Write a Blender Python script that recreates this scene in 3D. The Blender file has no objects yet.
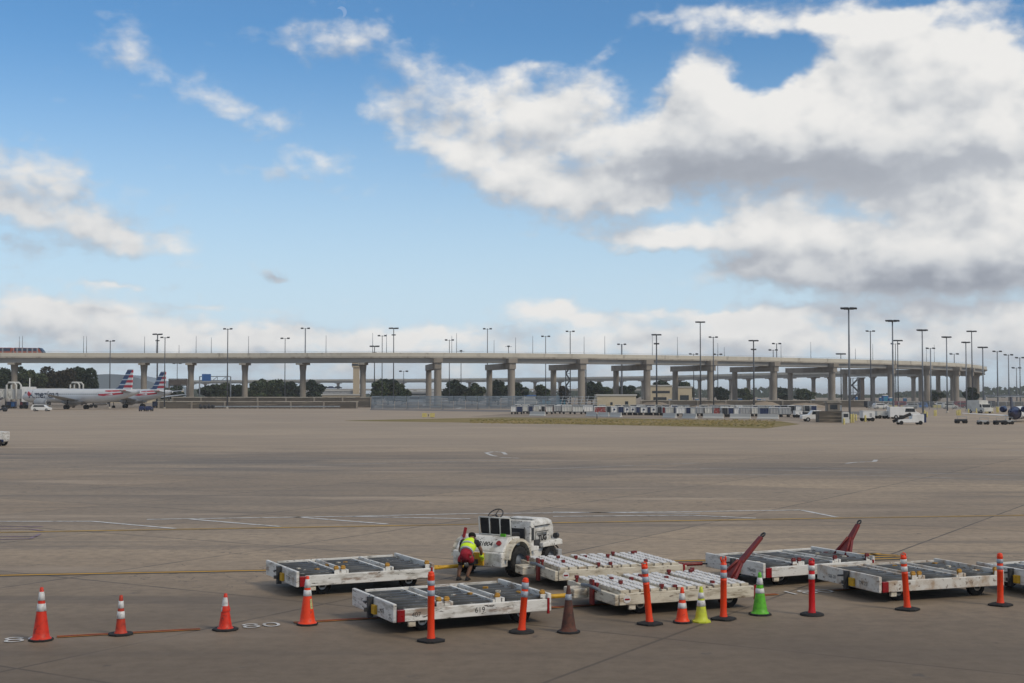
import bpy, math, random
from mathutils import Vector, Matrix
R = math.radians
PI = math.pi
scene = bpy.context.scene
col = scene.collection

# ------------------------------------------------------------------ camera
FPX, HZ, CAMH = 1350.0, 394.0, 4.3
PITCH = math.atan((HZ - 341.5) / FPX)
cam_d = bpy.data.cameras.new('camera')
cam_d.sensor_width = 36.0
cam_d.lens = 36.0 * FPX / 1024.0
cam_d.clip_end = 30000
cam_d.clip_start = 0.1
cam = bpy.data.objects.new('camera', cam_d)
col.objects.link(cam)
cam.location = (0, 0, CAMH)
cam.rotation_euler = (PI / 2 + PITCH, 0, 0)
scene.camera = cam

def ray(px, py):
    x = (px - 512.0) / FPX
    y = (341.5 - py) / FPX
    return Vector((x, math.cos(PITCH) - y * math.sin(PITCH), math.sin(PITCH) + y * math.cos(PITCH)))
def G(px, py, z=0.0):
    d = ray(px, py); t = (z - CAMH) / d.z
    return Vector((d.x * t, d.y * t, z))
def P(px, py, Y):
    d = ray(px, py); t = Y / d.y
    return Vector((d.x * t, Y, CAMH + d.z * t))
def XY(px, Y):
    p = P(px, HZ, Y); return p.x

# ------------------------------------------------------------------ render look
vs = scene.view_settings
vs.view_transform = 'Standard'; vs.look = 'None'; vs.gamma = 1.0; vs.use_curve_mapping = False
vs.exposure = 0.0
scene.cycles.diffuse_bounces = 2; scene.cycles.glossy_bounces = 2; scene.cycles.max_bounces = 4

# ------------------------------------------------------------------ world: clear sky plus clouds
SUN_EL, SUN_AZ = 40.0, 128.0          # azimuth measured clockwise from +Y (camera looks along +Y)
world = bpy.data.worlds.new('World')
scene.world = world
world.use_nodes = True
world.cycles.sampling_method = 'MANUAL'
world.cycles.sample_map_resolution = 256

class NG:
    """small helper that writes math into a node tree"""
    def __init__(s, nt): s.nt = nt; s.n = nt.nodes; s.l = nt.links
    def put(s, v, sock):
        if hasattr(v, 'is_output') or isinstance(v, bpy.types.NodeSocket): s.l.new(v, sock)
        else: sock.default_value = v
    def m(s, op, a, b=0.0, c=0.0, clamp=False):
        n = s.n.new('ShaderNodeMath'); n.operation = op; n.use_clamp = clamp
        s.put(a, n.inputs[0]); s.put(b, n.inputs[1])
        if op in ('MULTIPLY_ADD',): s.put(c, n.inputs[2])
        return n.outputs[0]
    def add(s, a, b): return s.m('ADD', a, b)
    def sub(s, a, b): return s.m('SUBTRACT', a, b)
    def mul(s, a, b): return s.m('MULTIPLY', a, b)
    def ss(s, v, a, b, to0=0.0, to1=1.0):
        n = s.n.new('ShaderNodeMapRange'); n.interpolation_type = 'SMOOTHSTEP'
        s.put(v, n.inputs['Value']); n.inputs['From Min'].default_value = a; n.inputs['From Max'].default_value = b
        n.inputs['To Min'].default_value = to0; n.inputs['To Max'].default_value = to1
        return n.outputs['Result']
    def vec(s, x, y, z=0.0):
        n = s.n.new('ShaderNodeCombineXYZ'); s.put(x, n.inputs[0]); s.put(y, n.inputs[1]); s.put(z, n.inputs[2]); return n.outputs[0]
    def noise(s, v, scale, detail=4.0, rough=0.5, dist=0.0, lac=2.0):
        n = s.n.new('ShaderNodeTexNoise'); s.put(v, n.inputs['Vector']); n.inputs['Scale'].default_value = scale
        n.inputs['Detail'].default_value = detail; n.inputs['Roughness'].default_value = rough
        n.inputs['Distortion'].default_value = dist; n.inputs['Lacunarity'].default_value = lac
        return n.outputs['Fac']
    def mix(s, f, a, b):
        n = s.n.new('ShaderNodeMix'); n.data_type = 'RGBA'
        s.put(f, n.inputs[0]); s.put(a, n.inputs[6]); s.put(b, n.inputs[7]); return n.outputs[2]

# cloud layout, in pixels of the photograph turned into azimuth / elevation: cx, cy, half width, half height, strength, tilt in degrees
CLOUDS = [
 # streak and top of the big cumulus
 (690, 17, 60, 8, .50, -4), (780, 24, 80, 13, .62, 3), (880, 26, 60, 18, .62, 10), (940, 10, 60, 8, .35, 0),
 # the three tall heads
 (698, 74, 28, 22, .95, 0), (715, 112, 56, 30, 1.0, 0), (665, 138, 40, 22, .75, 0),
 (880, 74, 60, 36, 1.0, 0), (850, 118, 70, 34, 1.0, 0), (800, 112, 34, 28, .85, 0), (985, 56, 38, 32, 1.05, 0), (985, 112, 74, 34, 1.0, 0),
 (800, 148, 120, 20, .85, 0), (930, 150, 110, 26, .9, 0), (720, 165, 50, 18, .62, 0), (860, 192, 120, 14, .45, 0), (965, 200, 80, 30, 1.0, 0),
 # middle group: thinner, broken
 (588, 92, 40, 24, .62, 0), (525, 108, 52, 22, .64, 5), (450, 98, 50, 18, .50, 5), (385, 108, 36, 18, .42, 0), (545, 140, 68, 24, .68, 0), (450, 145, 58, 18, .50, 14), (500, 176, 62, 20, .56, 14), (570, 192, 62, 20, .66, 0), (625, 182, 42, 20, .66, 0), (655, 200, 44, 12, .46, 0),
 (575, 222, 12, 16, .40, 0), (520, 236, 22, 5, .30, 0),
 # long low cumulus with the flat grey base
 (628, 240, 36, 12, .85, 0), (690, 238, 40, 13, .85, -3), (768, 224, 36, 19, 1.05, 0), (815, 236, 44, 14, .85, 0), (860, 268, 120, 17, .90, 0), (955, 268, 110, 24, 1.0, 0), (1010, 222, 36, 24, .9, 0), (760, 266, 46, 10, .62, 0), (930, 240, 60, 14, .6, 0),
 # small ones
 (515, 72, 24, 10, .52, 0), (606, 50, 26, 7, .34, -30), (335, 38, 60, 16, .56, -5), (415, 62, 42, 18, .36, 10), (200, 92, 64, 15, .34, 24), (235, 112, 48, 13, .28, 10), (128, 42, 24, 26, .44, 60), (310, 158, 30, 10, .48, 14), (285, 174, 42, 8, .42, 4), (350, 190, 40, 8, .24, 0),
 (10, 158, 70, 18, .56, 8), (70, 222, 100, 17, .54, 10), (20, 192, 90, 22, .46, 0), (130, 240, 55, 10, .44, 12), (30, 250, 60, 12, .36, 0), (110, 284, 46, 4, .44, 4), (275, 278, 13, 4, .72, 8), (435, 232, 22, 6, .22, 0), (565, 290, 40, 3, .26, 0), (200, 306, 40, 3, .30, 0),
 # towards the horizon: banks with taller bright heads
 (5, 308, 90, 16, .62, 0), (95, 318, 60, 14, .55, 0), (190, 336, 60, 10, .48, 0), (268, 332, 24, 12, .60, 0), (360, 338, 60, 9, .42, 0), (450, 334, 50, 8, .40, 0), (545, 308, 34, 10, .68, 0), (580, 318, 44, 8, .45, 0), (650, 336, 70, 10, .42, 0), (748, 328, 34, 14, .85, 0), (790, 338, 40, 10, .6, 0), (700, 316, 80, 5, .36, 0), (890, 312, 160, 9, .46, 0), (990, 330, 90, 18, .56, 0), (520, 358, 1300, 30, .62, 0),
 # blue gaps
 (778, 70, 30, 24, -1.0, 0), (648, 78, 22, 34, -.50, 10), (560, 42, 70, 16, -.35, 0), (530, 262, 90, 18, -.30, 0), (655, 262, 60, 8, -.25, 0),
]
GREYS = [(850, 148, 110, 14, .34), (700, 155, 46, 22, .24), (790, 182, 120, 18, .40), (655, 170, 40, 30, .22), (860, 270, 110, 13, .62), (960, 282, 110, 13, .55), (720, 262, 60, 7, .25), (275, 278, 20, 6, 1.2),
         (610, 200, 60, 20, .16), (50, 205, 150, 60, .40), (110, 330, 260, 30, .20), (330, 60, 200, 50, .20), (512, 372, 1400, 20, .22), (850, 322, 200, 10, .30)]

def aziel(px, py):
    d = ray(px, py).normalized()
    return math.degrees(math.atan2(d.x, d.y)), math.degrees(math.asin(d.z))
DPX = math.degrees(1.0 / FPX)
w = NG(world.node_tree)
w.n.clear()
fg = bpy.data.node_groups.new('cloud_field', 'ShaderNodeTree')
fg.interface.new_socket('A', in_out='INPUT', socket_type='NodeSocketFloat')
fg.interface.new_socket('E', in_out='INPUT', socket_type='NodeSocketFloat')
fg.interface.new_socket('D', in_out='OUTPUT', socket_type='NodeSocketFloat')
fg.interface.new_socket('S', in_out='OUTPUT', socket_type='NodeSocketFloat')
f = NG(fg)
gi = fg.nodes.new('NodeGroupInput'); go = fg.nodes.new('NodeGroupOutput')
A0, E0 = gi.outputs[0], gi.outputs[1]
# push the outline about with noise first
wv = f.vec(A0, f.mul(E0, 1.35))
n1 = f.noise(wv, 0.55, 3, .55); n2 = f.noise(f.vec(f.add(A0, 37.0), f.mul(E0, 1.35)), 0.55, 3, .55)
A = f.add(A0, f.mul(f.sub(n1, .5), 2.0)); E = f.add(E0, f.mul(f.sub(n2, .5), 1.3))
AE = f.vec(A, E, 0.0)
tot = None
AE0 = AE
for ci, (cx, cy, sx, sy, amp, tl) in enumerate(CLOUDS):
    a0, e0 = aziel(cx, cy)
    if ci and ci % 8 == 0:          # chain the clumps so the shader evaluates them in short runs
        ch = fg.nodes.new('ShaderNodeVectorMath'); ch.operation = 'MULTIPLY_ADD'; f.l.new(tot, ch.inputs[0]); ch.inputs[1].default_value = (1e-7, 1e-7, 0); f.l.new(AE0, ch.inputs[2]); AE = ch.outputs[0]
    mp_ = fg.nodes.new('ShaderNodeMapping'); mp_.vector_type = 'TEXTURE'; f.l.new(AE, mp_.inputs[0])
    mp_.inputs['Location'].default_value = (a0, e0, 0); mp_.inputs['Rotation'].default_value = (0, 0, -R(tl))
    mp_.inputs['Scale'].default_value = (sx * DPX * 1.20, sy * DPX * 1.20, 1)
    dt = fg.nodes.new('ShaderNodeVectorMath'); dt.operation = 'DOT_PRODUCT'; f.l.new(mp_.outputs[0], dt.inputs[0]); f.l.new(mp_.outputs[0], dt.inputs[1])
    tot = f.m('MULTIPLY_ADD', f.m('POWER', .36788, dt.outputs['Value']), amp, 0.0 if tot is None else tot)
raw = tot; tot = f.m('MINIMUM', tot, 1.15)
big = f.noise(wv, 0.62, 7, .56, .25)
vr = fg.nodes.new('ShaderNodeTexVoronoi'); vr.feature = 'SMOOTH_F1'; vr.inputs['Scale'].default_value = 0.8
vr.inputs['Detail'].default_value = 1.0; vr.inputs['Roughness'].default_value = .55; vr.inputs['Smoothness'].default_value = .6
wn = f.noise(wv, 1.4, 2, .5)
f.l.new(f.vec(f.m('MULTIPLY_ADD', wn, .9, A0), f.mul(E0, 1.4)), vr.inputs['Vector'])
bil = f.sub(0.45, vr.outputs['Distance'])
small = f.noise(f.vec(A0, f.mul(E0, 2.2)), 1.5, 5, .58, .3)
lowmix = f.ss(E0, 1.5, 5.0)
nz = f.add(f.mul(f.sub(big, .5), f.m('MULTIPLY_ADD', lowmix, .55, .35)), f.mul(f.sub(small, .5), f.m('MULTIPLY_ADD', lowmix, -.25, .60)))
nz = f.add(nz, f.mul(bil, .32))
D = f.add(tot, nz)
f.l.new(D, go.inputs[0])
# smoother field used only to find which side of a billow faces the light
soft = f.noise(wv, 0.30, 4.5, .50, .15)
S = f.add(f.mul(raw, .62), f.add(f.mul(f.sub(soft, .5), 1.35), f.mul(bil, .34)))
f.l.new(S, go.inputs[1])

tc = w.n.new('ShaderNodeTexCoord')
sep = w.n.new('ShaderNodeSeparateXYZ'); w.l.new(tc.outputs['Generated'], sep.inputs[0])
deg = 180 / PI
az = w.mul(w.m('ARCTAN2', sep.outputs[0], sep.outputs[1]), deg)
el = w.mul(w.m('ARCSINE', sep.outputs[2]), deg)
def field(a, e):
    g = w.n.new('ShaderNodeGroup'); g.node_tree = fg
    w.l.new(a, g.inputs[0]); w.l.new(e, g.inputs[1]); return g.outputs
f0 = field(az, el); f1 = field(w.add(az, 0.45), w.add(el, 1.05))
# broken cloud also covers the sky overhead and behind the photographer, shading the near apron
cover = w.add(w.ss(el, 19, 34, 0, .62), w.ss(w.m('ABSOLUTE', az), 26, 48, 0, .45))
d0 = w.add(f0[0], cover)
alpha = w.ss(d0, .04, .84)
lit = w.ss(w.sub(f0[1], f1[1]), -.52, .56)
grey = None
for (cx, cy, sx, sy, amp) in GREYS:
    a0, e0 = aziel(cx, cy)
    u = w.mul(w.sub(az, a0), 1 / (sx * DPX)); v = w.mul(w.sub(el, e0), 1 / (sy * DPX))
    q = w.m('MULTIPLY_ADD', u, u, w.mul(v, v))
    g_ = w.mul(w.m('EXPONENT', w.mul(q, -.6)), amp)
    grey = g_ if grey is None else w.add(grey, g_)
core = w.ss(d0, .55, 1.5)
edge_ = w.ss(d0, .25, .75, .14, 0)
under = w.mul(cover, .42)          # seen from below, the overhead clouds show their grey bases
shade = w.m('MULTIPLY_ADD', core, .10, w.add(w.mul(grey, .55), w.add(edge_, under)))
bright = w.m('MULTIPLY_ADD', lit, .66, .42)
bright = w.m('SUBTRACT', bright, shade, clamp=True)
cr = w.n.new('ShaderNodeValToRGB'); w.l.new(bright, cr.inputs[0])
els = cr.color_ramp.elements
els[0].position = 0.0; els[0].color = (.36, .39, .45, 1)
els[1].position = 1.0; els[1].color = (.93, .92, .90, 1)
e = els.new(.35); e.color = (.53, .56, .61, 1)
e = els.new(.65); e.color = (.74, .755, .77, 1)
sky = w.n.new('ShaderNodeTexSky'); sky.sky_type = 'NISHITA'; sky.sun_disc = False
sky.sun_elevation = R(SUN_EL); sky.sun_rotation = R(SUN_AZ)
sky.altitude = 100; sky.air_density = 1.0; sky.dust_density = 0.3; sky.ozone_density = 3.0
tint = w.n.new('ShaderNodeMix'); tint.data_type = 'RGBA'; tint.blend_type = 'MULTIPLY'; tint.inputs[0].default_value = 1.0
w.l.new(sky.outputs[0], tint.inputs[6]); tint.inputs[7].default_value = (.66, .99, 1.18, 1)
# thin pale haze low over the horizon, part of the air in every direction
hz_ = w.ss(el, 15.5, 0.0, 0.0, .95)
bga = w.n.new('ShaderNodeBackground'); w.l.new(tint.outputs[2], bga.inputs[0]); bga.inputs[1].default_value = 0.10
bgh = w.n.new('ShaderNodeBackground'); bgh.inputs[0].default_value = (.62, .755, .87, 1); bgh.inputs[1].default_value = 1.0
bg1 = w.n.new('ShaderNodeMixShader'); w.l.new(hz_, bg1.inputs[0]); w.l.new(bga.outputs[0], bg1.inputs[1]); w.l.new(bgh.outputs[0], bg1.inputs[2])
bg2 = w.n.new('ShaderNodeBackground'); w.l.new(cr.outputs[0], bg2.inputs[0]); bg2.inputs[1].default_value = 0.92
# the pale day moon, a lit half disc high on the left
ma, me = aziel(341.5, 12)
mu = w.sub(az, ma); mv = w.sub(el, me)
disc = w.m('LESS_THAN', w.m('MULTIPLY_ADD', mu, mu, w.mul(mv, mv)), (5.2 * DPX) ** 2)
mu2 = w.add(mu, 3.2 * DPX); mv2 = w.add(mv, 2.0 * DPX)
dark = w.m('GREATER_THAN', w.m('MULTIPLY_ADD', mu2, mu2, w.mul(mv2, mv2)), (5.0 * DPX) ** 2)
moon = w.mul(w.mul(disc, dark), .26)
bg3 = w.n.new('ShaderNodeBackground'); bg3.inputs[0].default_value = (.55, .62, .80, 1); bg3.inputs[1].default_value = 1.0
mm = w.n.new('ShaderNodeMixShader'); w.l.new(moon, mm.inputs[0]); w.l.new(bg1.outputs[0], mm.inputs[1]); w.l.new(bg3.outputs[0], mm.inputs[2])
mx = w.n.new('ShaderNodeMixShader'); w.l.new(alpha, mx.inputs[0]); w.l.new(mm.outputs[0], mx.inputs[1]); w.l.new(bg2.outputs[0], mx.inputs[2])
wo = w.n.new('ShaderNodeOutputWorld'); w.l.new(mx.outputs[0], wo.inputs[0])

sun_d = bpy.data.lights.new('sun', 'SUN'); sun_d.energy = 1.85; sun_d.angle = R(15); sun_d.color = (1, .88, .70)
sun = bpy.data.objects.new('sun', sun_d); col.objects.link(sun)
sdir = Vector((math.sin(R(SUN_AZ)) * math.cos(R(SUN_EL)), math.cos(R(SUN_AZ)) * math.cos(R(SUN_EL)), math.sin(R(SUN_EL))))
sun.rotation_euler = sdir.to_track_quat('Z', 'Y').to_euler()

# ------------------------------------------------------------------ materials
def mat(name, c, c2=None, sc=3.0, amt=(.45, .7), rough=.7, metal=0.0, c3=None, sc3=20., amt3=(.6, .7), bump=0.0, stretch=(1, 1, 1), coord='Object', spec=.4, c4=None):
    m = bpy.data.materials.new(name); m.use_nodes = True
    g = NG(m.node_tree); b = g.n['Principled BSDF']
    b.inputs['Roughness'].default_value = rough; b.inputs['Metallic'].default_value = metal
    b.inputs['Specular IOR Level'].default_value = spec
    base = (*c, 1)
    if c2 is None: c2 = tuple(x * .8 for x in c)
    t = g.n.new('ShaderNodeTexCoord'); mp = g.n.new('ShaderNodeMapping'); g.l.new(t.outputs[coord], mp.inputs[0]); mp.inputs['Scale'].default_value = stretch
    oi = g.n.new('ShaderNodeObjectInfo'); off = g.n.new('ShaderNodeVectorMath'); off.operation = 'ADD'
    g.l.new(mp.outputs[0], off.inputs[0]); g.l.new(g.mul(oi.outputs['Random'], 60.0), off.inputs[1]); v = off.outputs[0]
    n = g.noise(v, sc, 6, .6)
    out = g.mix(g.ss(n, *amt), base, (*c2, 1))
    if c3 is not None:
        n3 = g.noise(v, sc3, 5, .65)
        out = g.mix(g.ss(n3, *amt3), out, (*c3, 1))
    if c4 is not None:
        n4 = g.noise(v, sc * .45, 5, .7)
        out = g.mix(g.ss(n4, .56, .66, 0, .8), out, (*c4, 1))
    g.l.new(out, b.inputs['Base Color'])
    rr = g.m('MULTIPLY_ADD', n, .3, rough - .15, clamp=True); g.l.new(rr, b.inputs['Roughness'])
    if bump:
        bp = g.n.new('ShaderNodeBump'); bp.inputs['Strength'].default_value = bump; bp.inputs['Distance'].default_value = .02
        g.l.new(n, bp.inputs['Height']); g.l.new(bp.outputs[0], b.inputs['Normal'])
    return m

M = {}
M['tug_white'] = mat('tractor_white_paint', (.70, .69, .66), (.42, .40, .36), 3, (.42, .66), .5, c3=(.08, .07, .06), sc3=9, amt3=(.60, .67), stretch=(1, 1, 1.5))
M['white_paint'] = mat('worn_white_paint', (.66, .65, .62), (.36, .34, .30), 4, (.46, .70), .5, c3=(.07, .06, .05), sc3=9, amt3=(.595, .66), stretch=(.5, .5, 2.2), c4=(.20, .13, .085))
M['white_rust'] = mat('rusty_white_paint', (.58, .56, .52), (.36, .27, .19), 3.5, (.42, .68), .55, c3=(.11, .06, .035), sc3=10, amt3=(.57, .67))
M['cream_paint'] = mat('worn_cream_paint', (.60, .55, .45), (.30, .25, .18), 4, (.45, .68), .55, c3=(.11, .07, .045), sc3=9, amt3=(.58, .66), stretch=(.5, .5, 2.2), c4=(.26, .17, .10))
M['slat_white'] = mat('scuffed_pale_slat', (.66, .65, .64), (.45, .44, .43), 9, (.4, .7), .4)
M['roller'] = mat('grey_roller', (.048, .049, .048), (.10, .10, .095), 5, (.45, .7), .4, c3=(.40, .39, .37), sc3=12, amt3=(.62, .70), stretch=(.5, 2, 1))
M['dark_steel'] = mat('dark_steel', (.03, .032, .036), (.06, .058, .055), 6, rough=.55)
M['louvre'] = mat('blue_grey_louvre_steel', (.13, .165, .20), (.085, .11, .14), .8, (.4, .6), .55, c3=(.34, .38, .42), sc3=1.1, amt3=(.62, .68), stretch=(.3, 1, 2))
M['galv'] = mat('galvanised_steel', (.30, .33, .36), (.20, .23, .26), 2, rough=.5, metal=.2)
M['pole_steel'] = mat('grey_mast_steel', (.17, .19, .22), (.12, .135, .16), 1, rough=.6)
M['pole_dark'] = mat('dark_mast_steel', (.075, .083, .098), (.055, .062, .075), 1, rough=.6)
M['tyre'] = mat('tyre_rubber', (.012, .012, .013), (.03, .029, .028), 8, rough=.85)
M['rubber'] = mat('black_rubber', (.014, .014, .015), (.03, .029, .028), 9, (.5, .75), rough=.8)
M['yellow'] = mat('yellow_paint', (.55, .32, .02), (.32, .18, .03), 9, (.45, .75), .55)
M['gold'] = mat('rusty_gold_latch', (.42, .22, .03), (.20, .10, .03), 14, (.45, .7), .6)
M['red_dark'] = mat('dark_red_paint', (.16, .014, .014), (.09, .012, .012), 9, (.45, .75), .5, c3=(.36, .33, .31), sc3=22, amt3=(.70, .74))
M['reflector'] = mat('red_reflector', (.26, .006, .010), (.16, .008, .010), 20, rough=.3)
M['orange'] = mat('orange_plastic', (.74, .048, .007), (.54, .036, .009), 9, (.5, .8), .5, spec=.4, c3=(.22, .035, .018), sc3=14, amt3=(.60, .70))
M['orange_red'] = mat('orange_red_plastic', (.60, .028, .007), (.36, .020, .009), 10, (.45, .75), .5, c3=(.14, .03, .02), sc3=14, amt3=(.58, .68))
M['orange_worn'] = mat('worn_orange_plastic', (.46, .040, .016), (.22, .030, .020), 10, (.42, .72), .6)
M['red_plastic'] = mat('red_plastic', (.55, .008, .012), (.38, .008, .012), 10, rough=.45)
M['lime'] = mat('yellow_lime_plastic', (.50, .55, .040), (.36, .38, .045), 10, rough=.5)
M['green'] = mat('bright_green_plastic', (.10, .42, .02), (.07, .28, .02), 10, (.4, .7), rough=.5, c3=(.05, .14, .02), sc3=14, amt3=(.60, .70))
M['brown_cone'] = mat('grimy_brown_plastic', (.10, .035, .022), (.045, .026, .022), 9, (.4, .7), .7, c3=(.22, .08, .05), sc3=16, amt3=(.62, .7))
M['band'] = mat('reflective_band', (.60, .60, .60), (.40, .39, .38), 14, (.45, .7), .4, c3=(.22, .18, .15), sc3=20, amt3=(.62, .70))
M['band_grey'] = mat('weathered_reflective_band', (.32, .36, .42), (.24, .26, .30), 18, rough=.4)
M['sticker'] = mat('pale_green_sticker', (.42, .46, .20), (.12, .16, .08), 60, (.5, .6), .6)
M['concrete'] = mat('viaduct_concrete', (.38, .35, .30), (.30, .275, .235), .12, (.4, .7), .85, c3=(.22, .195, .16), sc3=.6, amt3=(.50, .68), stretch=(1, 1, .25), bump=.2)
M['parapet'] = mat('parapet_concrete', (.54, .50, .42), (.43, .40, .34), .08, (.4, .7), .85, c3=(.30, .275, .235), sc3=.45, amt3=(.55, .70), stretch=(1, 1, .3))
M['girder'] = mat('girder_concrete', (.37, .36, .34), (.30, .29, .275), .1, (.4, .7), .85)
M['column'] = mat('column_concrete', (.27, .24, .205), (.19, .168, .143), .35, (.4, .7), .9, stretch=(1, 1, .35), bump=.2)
M['wall_brown'] = mat('brown_stone_wall', (.12, .105, .088), (.085, .075, .064), .35, (.4, .6), .95, c3=(.21, .18, .14), sc3=1.2, amt3=(.55, .65), stretch=(.15, 1, 2.5))
M['wall_beige'] = mat('beige_block_wall', (.50, .43, .31), (.42, .36, .26), .3, rough=.9)
M['soil'] = mat('bare_soil', (.26, .21, .16), (.17, .14, .11), .1, (.4, .65), .95)
M['grass'] = mat('dry_mown_grass', (.22, .175, .075), (.150, .135, .05), .06, (.4, .65), .95, c3=(.30, .23, .125), sc3=.35, amt3=(.5, .65), stretch=(.35, 1, 1), spec=.1)
M['line_white'] = mat('worn_white_line_paint', (.60, .60, .60), (.34, .33, .32), 2.5, (.45, .62), .8)
M['line_bright'] = mat('white_marking_paint', (.55, .55, .55), (.30, .29, .28), 4, (.45, .65), .8)
M['line_faint'] = mat('faded_white_line_paint', (.32, .31, .30), (.22, .205, .19), 1.0, (.4, .6), .85)
M['line_yellow'] = mat('yellow_line_paint', (.50, .27, .02), (.36, .20, .03), 1.2, (.45, .7), .8)
M['line_yellow_worn'] = mat('worn_yellow_line_paint', (.52, .32, .06), (.36, .24, .09), .9, (.4, .62), .85)
M['line_black'] = mat('black_line_border', (.075, .07, .065), (.12, .11, .10), 1.5, (.4, .7), .85)
M['line_orange'] = mat('orange_line_border', (.50, .19, .03), (.30, .13, .04), 3, (.45, .7), .8)
M['line_red'] = mat('red_line_paint', (.17, .018, .014), (.11, .03, .025), 3, (.45, .7), .8)
M['line_purple'] = mat('faded_purple_paint', (.22, .15, .22), (.20, .17, .18), 3, (.45, .6), .85)
M['patch_dark'] = mat('dark_stain', (.1, .095, .09), rough=.7)
M['silver'] = mat('silver_fuselage', (.60, .62, .64), (.52, .54, .57), .3, rough=.35, metal=.1)
M['plane_white'] = mat('aircraft_white', (.66, .67, .68), (.56, .57, .58), .5, rough=.35)
M['plane_grey'] = mat('aircraft_grey', (.34, .36, .39), (.26, .28, .30), .6, rough=.4)
M['plane_dark'] = mat('aircraft_dark_metal', (.05, .052, .06), (.09, .09, .10), 1, rough=.5)
M['navy'] = mat('navy_paint', (.012, .022, .075), (.02, .03, .09), 1, rough=.4)
M['blue'] = mat('blue_panel', (.03, .12, .34), (.025, .09, .26), 1, rough=.6)
M['teal'] = mat('teal_panel', (.05, .24, .36), (.04, .19, .30), 1, rough=.6)
M['tail_red'] = mat('tail_red', (.42, .014, .03), (.36, .014, .03), 1, rough=.4)
M['tail_blue'] = mat('tail_blue', (.03, .115, .27), (.02, .05, .15), .6, (.4, .6), rough=.4)
M['window'] = mat('dark_glass', (.02, .025, .03), (.035, .04, .048), 2, rough=.15, spec=.6)
M['car_white'] = mat('white_car_paint', (.70, .70, .69), (.60, .60, .59), .8, rough=.3)
M['offwhite'] = mat('off_white_panel', (.56, .56, .53), (.44, .44, .41), .9, (.4, .7), rough=.6)
M['grey_panel'] = mat('light_grey_panel', (.34, .35, .36), (.25, .26, .27), .9, rough=.6)
M['curtain_navy'] = mat('navy_curtain', (.025, .04, .10), (.018, .028, .07), 2, rough=.8)
M['curtain_dark'] = mat('charcoal_curtain', (.035, .04, .05), (.025, .028, .035), 2, rough=.8)
M['curtain_red'] = mat('red_curtain', (.24, .045, .045), (.40, .34, .33), 2, rough=.8)
M['curtain_maroon'] = mat('maroon_curtain', (.16, .02, .03), (.11, .02, .025), 2, rough=.8)
M['train_orange'] = mat('train_orange', (.36, .065, .025), (.28, .05, .022), 1, rough=.4)
M['train_blue'] = mat('train_dark_blue', (.045, .07, .12), (.035, .05, .09), 1, rough=.4)
M['hangar'] = mat('hangar_blue_grey', (.20, .24, .28), (.14, .17, .20), .05, rough=.7)
M['roof_pale'] = mat('pale_roof', (.50, .50, .48), (.42, .42, .40), .05, rough=.7)
M['tan'] = mat('tan_tower_concrete', (.46, .38, .27), (.38, .31, .22), .1, rough=.8)
M['sign_brown'] = mat('brown_gantry_steel', (.10, .085, .075), (.07, .06, .055), 1, rough=.7)
M['sign_yellow'] = mat('yellow_sign_face', (.52, .44, .16), (.42, .36, .14), 3, rough=.5)
M['letter'] = mat('black_lettering', (.03, .03, .032), rough=.7)
M['letter_grey'] = mat('slate_lettering', (.035, .05, .085), rough=.5)
M['skin'] = mat('brown_skin', (.17, .085, .052), (.15, .075, .046), 20, rough=.55)
M['hair'] = mat('black_hair', (.010, .009, .009), rough=.8)
M['vest'] = mat('hi_vis_vest', (.60, .85, .03), (.50, .72, .03), 12, rough=.7)
M['vest_band'] = mat('grey_vest_band', (.42, .44, .46), rough=.4)
M['cloth_red'] = mat('crimson_cloth', (.30, .012, .028), (.20, .010, .022), 12, rough=.85)
M['cloth_black'] = mat('black_cloth', (.018, .018, .022), rough=.85)
M['bark'] = mat('tree_bark', (.09, .07, .055), rough=.95)
def leaf(name, c, c2):
    return mat(name, c, c2, .35, (.35, .65), .75, c3=tuple(x * .45 for x in c), sc3=1.4, amt3=(.45, .6), spec=.2)
M['leaf_dark'] = leaf('dark_evergreen_leaves', (.030, .048, .028), (.045, .060, .030))
M['leaf_mid'] = leaf('mid_green_leaves', (.052, .078, .036), (.085, .098, .042))
M['leaf_brown'] = leaf('russet_leaves', (.045, .042, .026), (.060, .046, .028))

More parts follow.
